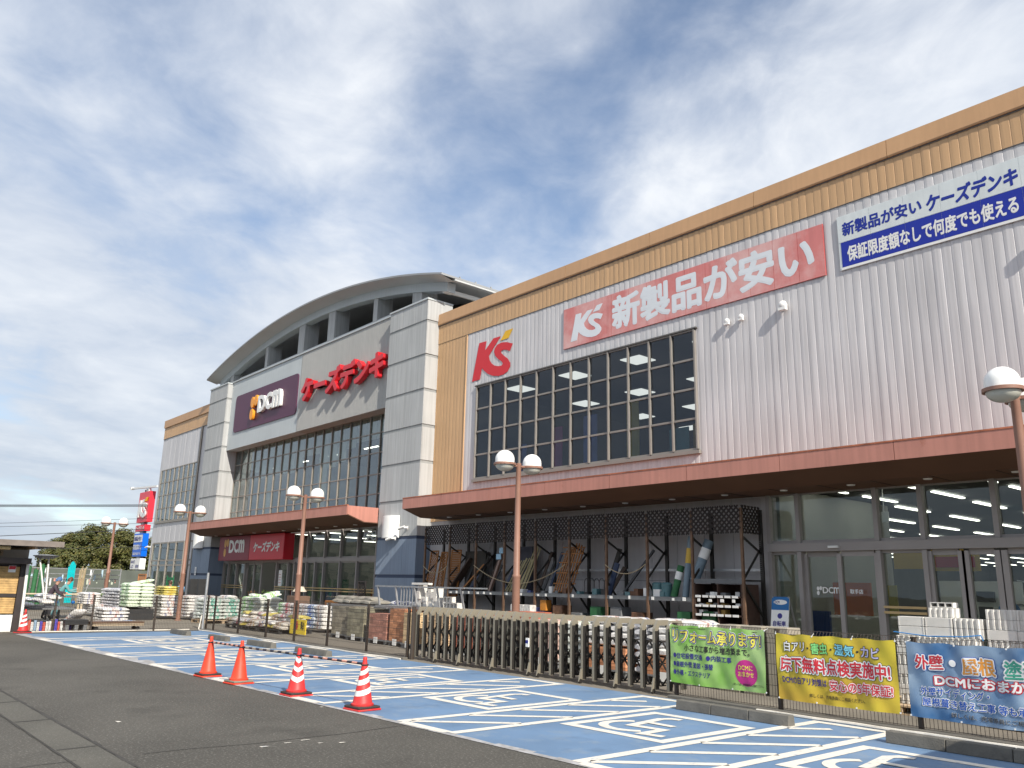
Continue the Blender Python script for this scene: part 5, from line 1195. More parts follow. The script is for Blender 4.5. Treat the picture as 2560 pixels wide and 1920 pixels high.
build(m, 'end_wire_panel', galv, rk)
# small-parts shelves at the right end
m = MB()
for z in (1.60,1.38,1.17,.95,.74): m.box(UX[8]+.05,UX[9]-.05,16.9,17.6,z-.03,z)
m.box(UX[8]+.04,UX[8]+.07,16.9,17.6,.3,1.88); m.box(UX[9]-.07,UX[9]-.04,16.9,17.6,.3,1.88); m.box((UX[8]+UX[9])/2-.01,(UX[8]+UX[9])/2+.01,16.9,17.6,.3,1.88); m.box(UX[8]+.07,UX[9]-.07,17.6,17.63,.3,1.88)
build(m, 'parts_shelf', mat('dark_wood', (.07,.04,.03), .7, .2, 5), rk)
for z in (1.56,1.34,1.13):
    for k in range(6): m = MB(); xc = UX[8]+.08+k*.21; m.box(xc,xc+.16,16.885,16.897,z,z+.055); build(m, 'price_card', white_pl, rk)
for z in (1.60,1.38,1.17):
    for k in range(6):
        if rnd.random() < .8: m = MB(); xc = UX[8]+.1+k*.21; m.box(xc,xc+.12,17.0,17.2,z,z+rnd.uniform(.04,.12)); build(m, 'small_part', rnd.choice([galv,white_pl,SH[2],grey_pl]), rk)
# ropes slung across the bays
rope = mat('rope', (.42,.34,.22), .8, .1, 8)
for a, b, sag, lb in ((UX[0],UX[1],.25,'white rope slung across the leftmost rack bay'),(UX[2],UX[5]-.1,.55,'long tan rope hanging across three rack bays'),(UX[6],UX[7],.25,'tan rope slung across the bay beside the blue box')):
    m = MB(); m.path([(a+(b-a)*k/14, 16.86, 2.36-sag*4*(k/14)*(1-k/14)) for k in range(15)], .012, 6); at_floor(m, 'rope', rope, lb, 'rope', smooth=True)
# goods leaning in the rack
wood_b = mat('brown_lattice_wood', (.30,.125,.035), .65, .18, 6); bamboo_m = mat('bamboo', (.36,.31,.17), .55, .2, 9); dkgreen = mat('green_netting', (.03,.13,.05), .7, .2, 8); bluegrey = mat('blue_grey_roll', (.16,.22,.27), .45, .15, 6)
def screen(x, y, lean, w_, h_, z, kind, label, mt=wood_b):
    t = thing('garden_screen', label, 'screen', (x,y,z)); sh = lambda u, v: (x+u+v*lean*.12, y+v*lean*.33, z+v)
    def bar(u0, v0, u1, v1, th): m = MB(); m.beam(sh(u0,v0), sh(u1,v1), th, .03, (0,1,0)); return m
    for u in (0, w_): build(bar(u,0,u,h_,.05), 'stile', mt, t)
    for v in (.02, h_-.02): build(bar(.02,v,w_-.02,v,.05), 'rail', mt, t)
    m = MB()
    if kind == 'lattice':
        k = -h_
        while k < w_:
            for sg in (1,-1):
                a0 = max(0,k); a1 = min(w_,k+h_)
                if a1-a0 > .03:
                    v0, v1 = (a0-k, a1-k) if sg > 0 else (h_-(a0-k), h_-(a1-k)); p, q_ = sh(a0,v0), sh(a1,v1); m.beam((p[0],p[1]+.02+.006*sg,p[2]),(q_[0],q_[1]+.02+.006*sg,q_[2]),.028,.006,(0,1,0))
            k += .11
    else:
        v = .08
        while v < h_-.05: m.beam(sh(.02,v), sh(w_-.02,v), .045, .012, (0,1,.3)); v += .06
    o = build(m, 'slats', mt, t); o['kind'] = 'stuff'
screen(-24.55,17.2,.35,.42,1.55,1.35,'lattice','brown diamond lattice screen, leftmost in the rack'); screen(-23.98,17.25,.35,.36,1.5,1.35,'lattice','second brown lattice screen leaning in the first rack bay')
screen(-23.2,17.2,.2,.52,1.55,1.35,'louver','orange-brown louvred screen leaning in the second bay')
m = MB(); m.box(-22.6,-21.5,17.45,17.5,1.5,2.85); at_floor(m, 'dark_sheet', mat('dark_board', (.035,.03,.025), .7, .2, 4), 'dark brown board standing at the back of the second bay', 'board', bevel=.004)
m = MB(); m.beam((-22.9,17.1,1.52),(-22.2,17.45,2.6),.05,.3,(0,1,0)); at_floor(m, 'plank', mat('dark_plank', (.06,.04,.03), .7, .2, 4), 'dark plank leaning across the second rack bay', 'plank')
m = MB(); m.beam((-22.3,17.05,1.5),(-21.5,17.4,2.4),.05,.06,(0,1,0)); at_floor(m, 'plank', wood_b, 'thin reddish plank leaning in the third rack bay', 'plank')
m = MB(); m.beam((-20.75,17.05,1.56),(-20.45,17.3,2.75),.09,.09,(0,1,0)); at_floor(m, 'wrapped_post', mat('wrapped_post', (.22,.14,.11), .4, .2, 6), 'wrapped brown post with a blue label in the third bay', 'post')
m = MB(); m.box(-20.62,-20.40,17.17,17.2,2.55,2.72); m.box(-20.56,-20.38,17.24,17.27,2.74,2.92); at_floor(m, 'label_card', mat('pale_blue_card', (.35,.55,.70), .5), 'pale blue label wrapped on the brown post', 'label')
m = MB(); m.box(-19.95,-19.25,17.5,17.54,1.56,2.95); at_floor(m, 'dark_sheet', mat('navy_sheet', (.02,.022,.04), .3, .2, 4), 'glossy black sheet hanging behind the bamboo', 'sheet')
for i in range(11):
    x = -20.0+i*.085; m = MB(); top = 2.55+.35*(i > 6)+rnd.uniform(-.06,.06); m.tube((x,17.05+.02*(i%3),1.56),(x+.42,17.35+.03*(i%3),top),.022,.018,8)
    for k in range(4): f_ = (k+1)/5; m.tube((x+.42*f_,17.05+.02*(i%3)+.3*f_,1.56+(top-1.56)*f_-.006),(x+.42*f_,17.05+.02*(i%3)+.3*f_,1.56+(top-1.56)*f_+.006),.026,n=8)
    at_floor(m, 'bamboo_pole', bamboo_m, 'bamboo pole leaning in the bundle behind the near lamp', 'pole', 'bamboo poles in the rack', smooth=True)
t = thing('lattice_stack', 'orange slatted trellis stack leaning in the fifth rack bay', 'trellis', (-17.5,17.2,1.56))
for i in range(7):
    for k in range(2): m = MB(); x = -17.75+i*.10; m.beam((x,17.0+k*.1,1.58),(x+.30,17.25+k*.1,2.98-.05*abs(i-4)),.035,.02,(0,1,0)); build(m, 'slat', wood_b, t)
for v in (.25,.55,.85,1.1,1.28): m = MB(); m.beam((-17.85+.2*v,16.99+.18*v,1.58+v),(-16.95+.2*v,16.99+.18*v,1.58+v),.03,.02,(0,1,0)); build(m, 'cross_slat', wood_b, t)
for i in range(5): m = MB(); x = -16.7+i*.19; m.path([(x,17.2,1.56),(x,17.2,1.9),(x+.05,17.2,1.98),(x+.13,17.2,1.98),(x+.18,17.2,1.9),(x+.18,17.2,1.56)], .009, 5); at_floor(m, 'garden_edging', black_st, 'black hooped garden edging in the sixth bay', 'edging', 'hooped garden edging')
m = MB(); m.beam((-15.6,17.0,1.56),(-15.45,17.2,2.4),.16,.05,(0,1,0)); at_floor(m, 'pipe_bundle', mat('navy_plastic', (.02,.035,.08), .4, .2, 5), 'navy plastic strip bundle in the sixth bay', 'strips')
m = MB(); m.beam((-15.2,17.1,1.56),(-14.4,17.5,2.75),.06,.05,(0,1,0)); at_floor(m, 'long_tool', black_pl, 'black long-handled tool leaning in the seventh bay', 'tool')
for i, (x, w_, h_, mt, lb) in enumerate(((-14.0,.26,.20,SH[3],'blue printed box on the shelf of the seventh bay'),(-13.85+.15,.3,.34,SH[5],'brown carton on the shelf of the eighth bay'),(-13.95+.62,.22,.3,white_pl,'white picture box beside the brown carton'))):
    pass
for (x, w_, h_, mt, lb) in ((-15.9+1.85,.22,.18,white_pl,'small white card box on the seventh bay shelf'),(-15.9+1.05,.28,.12,SH[5],'flat brown box on the seventh bay shelf')): m = MB(); m.box(x,x+w_,17.0,17.25,1.545,1.545+h_); at_floor(m, 'carton', mt, lb, 'box', bevel=.005)
clearpl = mat('tinted_plastic', (.10,.20,.22), .25, .1, 5)
for x, lb in ((-14.02,'tinted plastic tub on the eighth bay shelf, left'),(-13.72,'tinted plastic tub on the eighth bay shelf, right')): m = MB(); m.lathe([(0,0),(.13,0),(.145,.30),(.15,.30),(.15,.32),(.10,.36),(0,.36)], 16, (x,17.15,1.545)); at_floor(m, 'plastic_tub', clearpl, lb, 'tub', smooth=True)
def roll(p0, p1, r_, mt, label, band=None):
    t = thing('sheet_roll', label, 'roll', p0); m = MB(); m.tube(p0,p1,r_,r_,16); build(m, 'roll_body', mt, t, smooth=True)
    if band: a = Vector(p0).lerp(Vector(p1),.55); b = Vector(p0).lerp(Vector(p1),.80); m = MB(); m.tube(a,b,r_+.004,r_+.004,16); build(m, 'wrapper', band, t, smooth=True)
roll((-13.42,17.05,1.55),(-13.28,17.2,2.32),.09,dkgreen,'green netting roll with a pale wrapper',white_pl); roll((-13.1,17.1,1.55),(-13.02,17.3,3.05),.085,bluegrey,'tall blue-grey sheet roll in the eighth bay',amber); roll((-12.88,17.2,1.95),(-12.58,17.45,2.95),.12,bluegrey,'wide grey-blue roll leaning right',white_pl)
for i in range(10): m = MB(); x = -19.3+i*.75; m.box(x,x+.4,17.0,17.4,.84,.84+rnd.uniform(.15,.4)); at_floor(m, 'shelf_carton', rnd.choice([SH[3],SH[5],black_pl,grey_pl,dkgreen]), 'boxed goods on the dark lower shelf of the rack', 'box', 'boxes on the lower rack shelf', bevel=.01)
m = MB(); m.box(-18.3,-18.05,16.97,17.2,1.05,1.35); at_floor(m, 'carton', mat('orange_carton', (.50,.20,.03), .6), 'orange carton on the lower shelf behind the lamp', 'box', bevel=.005)
for i in range(3): m = MB(); m.box(-18.3-.9+i*.3,-18.03-.9+i*.3,16.6,16.85,1.0,1.2); at_floor(m, 'carton', mat('marbled_carton', (.6,.58,.55), .6, .3, 12), ['left','middle','right'][i]+' marbled white carton below the bamboo', 'box', bevel=.005)

for i in range(13):
    x = (-22.75,-22.4,-22.05,-21.75,-21.2,-21.0,-20.3,-20.1,-18.7,-18.5,-18.25,-15.95,-15.8)[i]; top = rnd.uniform(2.3,2.85); w_ = rnd.uniform(.05,.16)
    m = MB(); m.beam((x,17.25,1.55),(x+rnd.uniform(.05,.35),17.55,top),w_,.03,(0,1,0)); at_floor(m, 'dark_strip', (MATS['dark_plank'], black_pl, MATS['navy_plastic'], MATS['dark_board'])[i % 4], 'dark strip of garden edging or board leaning at the back of the rack', 'strip', 'dark strips in the rack')
for i in range(26):
    x = -19.2+i*.30+rnd.uniform(-.05,.05)
    if any(abs(x-u) < .1 for u in UX) or -13.6 < x < -12.5: continue
    m = MB(); h_ = rnd.uniform(.06,.22); m.box(x,x+rnd.uniform(.12,.22),16.98,17.2,1.545,1.545+h_); at_floor(m, 'small_carton', rnd.choice([SH[3],SH[5],black_pl,grey_pl,white_pl,clearpl]), 'small packed article along the middle shelf of the rack', 'box', 'small articles on the middle shelf', bevel=.006)

# ================================================================== A-BOARD
t = thing('sandwich_board', 'white and blue bicycle repair A-board beside the glass door', 'sign board', (-10.55,17.0,0))
def ab(u, v, y): return (-10.75+u+.0*v, 16.95+v*.18-y, v)
m = MB(); m.prism([(0,.15),(.44,.15),(.44,1.62),(0,1.62)], lambda a, b: ab(a,b,0), lambda a, b: ab(a,b,-.02)); build(m, 'front_board', white_pl, t)
m = MB(); m.prism([(.0,1.33),(.44,1.33),(.44,1.62),(0,1.62)], lambda a, b: ab(a,b,.003), lambda a, b: ab(a,b,.0005)); build(m, 'blue_header', mat('header_blue', (.01,.13,.36), .5), t)
pts = [(.22+.17*math.cos(R(k*20))*1.0, 1.50+.055*math.sin(R(k*20))) for k in range(18)]; m = MB(); m.prism(pts, lambda a, b: ab(a,b,.006), lambda a, b: ab(a,b,.0035)); build(m, 'printed_panel', white_pl, t)
pts = [(.22+.06*math.cos(R(k*20)), 1.20+.06*math.sin(R(k*20))) for k in range(18)]; m = MB(); m.prism(pts, lambda a, b: ab(a,b,.003), lambda a, b: ab(a,b,.0005)); build(m, 'printed_disc', Np, t)
for body, v, h_, w_, mt in (('自転車',.98,.115,.32,Np),('修理受付',.82,.11,.36,Np),('DCM',1.47,.06,.12,Np)):
    vs, fs = raw_text(body, .02); x0_ = min(v_.x for v_ in vs); x1_ = max(v_.x for v_ in vs); y0_ = min(v_.y for v_ in vs); y1_ = max(v_.y for v_ in vs)
    m = MB(); m.add([ab((.44-w_)/2+(p.x-x0_)/(x1_-x0_)*w_ - (.08 if body == 'DCM' else 0), v+(p.y-y0_)/(y1_-y0_)*h_, .009+p.z) for p in vs], fs); build(m, 'lettering', mt, t, fix=False)
for u in (.02,.42): m = MB(); m.beam((-10.75+u,17.24,1.62),(-10.75+u+.05,17.75,.01),.03,.03); build(m, 'rear_leg', galv, t); m = MB(); m.beam(ab(u,0,0),ab(u,.15,0),.03,.03); build(m, 'front_leg', galv, t)

# bicycle hanging behind the right glass
t = thing('bicycle', 'silver bicycle displayed behind the right glass doors', 'bicycle', (-5.6,18.9,.9))
def ring(c, r_, rt, mt, name, parent):
    m = MB(); m.path([(c[0]+r_*math.cos(R(k*15)), c[1], c[2]+r_*math.sin(R(k*15))) for k in range(25)], rt, 6); return build(m, name, mt, parent, smooth=True)
for cx_, cz in ((-6.15,1.25),(-5.05,1.2)):
    w_ = ring((cx_,18.9,cz),.33,.02,grey_pl,'wheel',t); ring((cx_,18.9,cz),.30,.008,galv,'rim',w_)
silver = mat('silver_paint', (.55,.57,.60), .3, .05, 4, metal=.5)
m = MB(); m.path([(-6.15,18.9,1.25),(-5.95,18.9,1.85),(-5.45,18.9,1.2),(-5.05,18.9,1.2),(-5.3,18.9,1.75),(-5.45,18.9,1.2)], .018, 6); m.tube((-5.92,18.9,1.75),(-5.33,18.9,1.65),.016,n=6); build(m, 'frame', silver, t, smooth=True)
m = MB(); m.path([(-5.95,18.9,1.85),(-5.98,18.9,2.02),(-6.1,18.7,2.05)], .014, 6); m.path([(-5.98,18.9,2.02),(-6.1,19.1,2.05)], .014, 6); build(m, 'handlebar', silver, t); m = MB(); m.box(-5.42,-5.2,18.83,18.97,1.78,1.83); build(m, 'saddle', black_pl, t, bevel=.015)
m = MB(); m.tube((-6.12,18.14,1.45),(-6.12,18.15,1.45),.20,n=24); at_floor(m, 'round_poster', mat('blue_poster', (.10,.22,.45), .5, .3, 6), 'round blue poster on the glass in front of the bicycle', 'poster')

# ================================================================== CASHIER BOOTH AT THE LEFT
bo = thing('cashier_booth', 'small cashier booth with dark roof, bamboo blind and plywood window at the left edge', 'booth', (-31,4.4,0))
bw_d = mat('booth_dark', (.035,.028,.027), .6, .15, 4); bw_roof = mat('booth_roof', (.10,.085,.08), .8, .2, 3); ply = mat('plywood_blind', (.50,.32,.13), .6, .3, 5, .3, 20); gal_w = mat('booth_white', (.74,.74,.72), .5, .05, 3)
def bpart(name, mt, *b): m = MB(); m.box(*b); return build(m, name, mt, bo, bevel=.004)
bpart('roof', bw_roof, -34.5,-28.7,1.0,6.38,2.60,2.74); bpart('roof_edge', mat('roof_trim', (.20,.17,.15), .8, .2, 4), -28.70,-28.66,1.0,6.4,2.58,2.75)
bpart('rafter', wood_m, -34,-28.8,5.62,5.70,2.50,2.595); bpart('rafter', wood_m, -34,-28.8,4.3,4.38,2.50,2.595)
m = MB(); m.tube((-28.95,1.2,2.52),(-28.95,5.0,2.52),.06,n=12); build(m, 'bamboo_blind_roll', mat('bamboo_blind', (.62,.47,.24), .6, .2, 10), bo, smooth=True)
bpart('fascia_board', mat('booth_fascia', (.42,.38,.33), .7, .1, 3), -30.06,-29.98,1.0,5.72,2.24,2.50); bpart('awning', bw_roof, -30.3,-29.6,1.0,5.75,2.06,2.235)
bpart('corner_post', bw_d, -30.05,-29.93,5.55,5.75,0,2.055); bpart('window_rail', bw_d, -30.03,-29.97,1.0,5.545,1.05,1.15); bpart('window_rail', bw_d, -30.03,-29.97,1.0,5.545,2.0,2.055)
for i in range(7): bpart('plywood_strip', ply, -30.04,-30.005+.004*(i % 2),1.0,5.54,.56+.07*i,.56+.07*(i+1)-.004)
for i in range(11): bpart('plywood_strip', ply, -30.04,-30.005+.004*(i % 2),1.0,5.54,1.155+.075*i,1.155+.075*(i+1)-.004)
bpart('lower_panel', gal_w, -30.06,-29.96,1.0,5.54,.02,.52); bpart('side_wall', bw_d, -34,-30.1,5.6,5.68,0,2.5); bpart('back_wall', bw_d, -34.1,-34,1,5.6,0,2.5)
m = MB(); m.box(-30.0,-29.96,5.22,5.42,1.80,2.0); o = build(m, 'notice', white_pl, bo); m = MB(); m.box(-29.958,-29.955,5.23,5.41,1.89,1.99); build(m, 'notice_print', Rp, o)
m = MB(); m.box(-29.975,-29.94,4.2,5.0,2.30,2.46); nb = build(m, 'name_board', wood_m, bo)
write(a := MB(), 'ち会計', 0, 0, 0, .52, .12, .012, mapf=lambda p: (-29.932+p.z, 4.44+p.x, 2.32+p.y)); build(a, 'lettering', Kp, bo, fix=False)
m = MB(); m.tube((-29.86,5.78,.02),(-29.9,5.72,2.1),.045,n=12); build(m, 'downpipe', white_pl, bo, smooth=True)

# ================================================================== OUTDOOR PIPE RACKS BEHIND THE LEFT FENCE
t = thing('pipe_rack', 'galvanised pipe display rack hung with small goods behind the left fence', 'rack', (-52,12,0))
for y in (9.8,11.0,12.9,14.8): m = MB(); m.tube((-52,y,0),(-52,y,2.22),.035,n=8); build(m, 'upright', galv, t)
for z in (2.15,1.85,1.62,1.1): m = MB(); m.tube((-52,9.8,z),(-52,14.8,z),.025,n=6); build(m, 'rail', galv, t)
m = MB(); m.tube((-52,12.9,.3),(-51.9,13.3,2.1),.03,n=6); build(m, 'brace', galv, t)
sm = [mat('hung_pack_%d' % i, c, .4, .1, 5) for i, c in enumerate([(.75,.76,.78),(.45,.60,.70),(.62,.30,.25),(.5,.55,.45)])]
for i in range(34): m = MB(); y = 9.9+rnd.uniform(0,4.8); z = rnd.choice((2.12,1.82,1.6,1.6)); h_ = rnd.uniform(.12,.4); m.box(-51.95,-51.93,y,y+rnd.uniform(.04,.12),z-h_,z); at_floor(m, 'hung_goods', rnd.choice(sm), 'small packet hanging on the pipe rack behind the left fence', 'packet', 'packets on the pipe rack')
m = MB(); m.box(-57.0,-56.9,8,17.8,0,2.2); at_floor(m, 'screen_fence', mat('grey_green_screen', (.10,.115,.10), .7, .2, 1), 'grey-green screen fence behind the pipe rack', 'fence')
turq = mat('turquoise_plastic', (.0,.48,.52), .4, .1, 5)
for i in range(7): m = MB(); m.tube((-51.6,11.93+i*.05,.3),(-51.7,11.93+i*.055,2.25+.3*math.sin(i*.45)),.026,n=8); at_floor(m, 'garden_pole', turq, 'turquoise garden pole in the bundle behind the men', 'pole', 'turquoise poles')
for i in range(6): m = MB(); m.tube((-51.5,12.45+i*.05,.3),(-51.55,12.5+i*.06,2.1+.1*(i%3)),.022,n=6); at_floor(m, 'timber_stake', bamboo_m if i % 2 else wood_m, 'pale timber stake beside the turquoise poles', 'stake', 'timber stakes')
for i, (y, h_) in enumerate(((9.0,2.0),(9.35,2.15),(9.8,2.2),(10.15,2.05),(10.45,2.3),(8.6,1.9))): m = MB(); m.tube((-50.9,y,.25),(-51.0,y+.05,h_),.12,n=10); m.tube((-51.0,y+.05,h_),(-51.0,y+.05,h_+.06),.05,n=8); at_floor(m, 'netting_roll', dkgreen, 'dark green netting roll standing left of the pipe rack', 'roll', 'green netting rolls', smooth=True)
m = MB(); m.box(-48.6,-47.8,9.0,12.0,.80,.86)
for y in (9.1,10.5,11.9): m.box(-48.55,-48.47,y-.04,y+.04,0,.8); m.box(-47.93,-47.85,y-.04,y+.04,0,.8)
at_floor(m, 'work_table', mat('cream_wood', (.58,.48,.34), .7, .1, 5), 'long cream wooden table behind the two men', 'table')
m = MB(); m.box(-46,-45.2,10.0,13.6,.72,.78)
for y in (10.1,11.8,13.5): m.box(-45.95,-45.87,y-.04,y+.04,0,.72); m.box(-45.33,-45.25,y-.04,y+.04,0,.72)
at_floor(m, 'work_table', grey_pl, 'grey plant table right of the cream table', 'table')
for i in range(5):
    m = MB()
    for k in range(14): a_ = k*2.4; m.beam((-45.6,12.2+i*.12,.79),(-45.6+.08*math.cos(a_),12.2+i*.12+.08*math.sin(a_),.86+.05*(k%3)),.03,.004)
    at_floor(m, 'seedling', mat('seedling_green', (.16,.30,.05), .6), 'small green seedling on the grey table', 'plant', 'seedlings')
screen(-50.0,15.2,.0,1.3,.9,1.05,'lattice','orange-brown lattice screen below the tall roadside sign', mat('tan_lattice', (.50,.20,.07), .6, .1, 5))
for (y, lb) in ((6.95,'left of two white pipes leaning beside the booth roof'),(7.25,'right of two white pipes leaning beside the booth roof')):
    m = MB(); m.tube((-34.5,7.35,.7),(-34.5,y,2.35),.03,n=8); at_floor(m, 'white_pipe', white_pl, lb, 'pipe', smooth=True)
m = MB(); m.lathe([(0,.0),(.25,.02),(.42,.10),(.44,.12),(.2,.16),(0,.17)], 18, (-34.5,7.15,2.32)); at_floor(m, 'parasol_cap', grey_pl, 'grey shallow dish on top of the white pipes', 'dish', smooth=True)
# push cart with blue grips in front of the men
t = thing('push_cart', 'push cart with blue round grips beside the man in the dark jacket', 'cart', (-37,8.5,0))
for y in (8.25,8.85): m = MB(); m.tube((-37.2,y,.1),(-36.9,y,.68),.018,n=6); build(m, 'handle', galv, t); m = MB(); m.lathe([(0,-.07),(.06,-.04),(.075,0),(.06,.05),(0,.07)], 12, (-36.88,y,.72)); build(m, 'grip', mat('blue_grip', (.01,.13,.42), .4), t, smooth=True)
m = MB(); m.box(-37.6,-36.9,8.2,8.9,.12,.18); build(m, 'deck', black_pl, t)
for x in (-37.5,-37.0):
    for y in (8.25,8.85): m = MB(); m.tube((x,y-.02,.06),(x,y+.02,.06),.055,n=10); build(m, 'caster', black_pl, t)
# green hand truck and dark machines at the left pier
t = thing('green_cart', 'green mesh cart standing before the left wing glass', 'cart', (-47,16.2,0))
gp = mat('green_paint', (.01,.16,.06), .5, .1, 4)
for x in (-47.6,-46.6): m = MB(); m.tube((x,16,.1),(x,16,1.9),.025,n=6); build(m, 'upright', gp, t)
for i in range(6): m = MB(); m.box(-47.6,-46.6,15.99,16.01,.4+.25*i,.55+.25*i); build(m, 'mesh_panel', gp, t)
for i, x in enumerate((-45.5,-44.3)):
    m = MB(); m.box(x,x+.8,16.3,17.0,.0,.9); m.box(x+.2,x+.35,16.4,16.9,.9,1.75); at_floor(m, 'garden_machine', black_pl, ['dark garden machine left','dark garden machine right'][i]+' of the pair before the left pier', 'machine', bevel=.03)
# planter and hat in front of the entrance
t = thing('planter', 'tall brown planter box with a pale rounded top by the entrance', 'planter', (-32.1,16.2,0)); m = MB(); m.box(-32.6,-31.7,15.9,16.5,0,1.15); build(m, 'box', mat('planter_brown', (.16,.10,.07), .8, .15, 4), t, bevel=.02)
m = MB(); m.lathe([(0,.22),(.16,.20),(.22,.1),(.30,.0),(0,0)], 14, (-32.1,16.2,1.32)); build(m, 'cover', mat('pale_cover', (.62,.55,.45), .8), t, smooth=True); m = MB(); m.tube((-32.1,16.2,1.15),(-32.1,16.2,1.33),.03,n=6); build(m, 'stem', black_st, t)
for i in range(3): m = MB(); m.box(-31.2+i*1.1,-30.2+i*1.1,16.9,17.3,.55,1.0); at_floor(m, 'wicker_box', wood_b, ['left','middle','right'][i]+' brown trough in the row below the entrance glass', 'trough', 'brown troughs', bevel=.01)
m = MB(); m.box(-31.4,-27.9,16.85,17.35,.0,.54); at_floor(m, 'trough_stand', black_pl, 'dark stand carrying the brown troughs', 'stand')
screen(-29.3,17.3,0,.55,1.3,.5,'lattice','dark lattice screen leaning beside the right pier', bw_d)
def plant(x, y, z, h_, label, col):
    m = MB()
    for k in range(60):
        a_ = rnd.uniform(0,6.28); r_ = rnd.uniform(.02,.35)*h_; zz_ = z+rnd.uniform(.3,1)*h_; p = Vector((x+r_*math.cos(a_), y+r_*math.sin(a_), zz_)); d = Vector((rnd.uniform(-1,1),rnd.uniform(-1,1),rnd.uniform(-.2,1))).normalized()*.09; e = d.orthogonal().normalized()*.02; m.quad(p-e,p+e,p+d+e*.3,p+d-e*.3)
    for k in range(6): m.tube((x,y,z),(x+rnd.uniform(-.2,.2)*h_,y+rnd.uniform(-.2,.2)*h_,z+h_*.9),.006,n=4)
    return at_floor(m, 'potted_plant', mat('leaf_%.2f' % col[0], col, .6, .3, 6), label, 'plant', fix=False)
plant(-35.4,15.6,.5,.75,'reddish twiggy plant behind the green stack',(.20,.10,.04)); plant(-34.3,15.8,.5,.8,'green grassy plant behind the green stack',(.10,.16,.03))
m = MB(); m.box(-35.9,-33.9,15.3,16.1,0,.5); at_floor(m, 'plant_stand', black_pl, 'black stand under the two plants at the entrance', 'stand', bevel=.01)

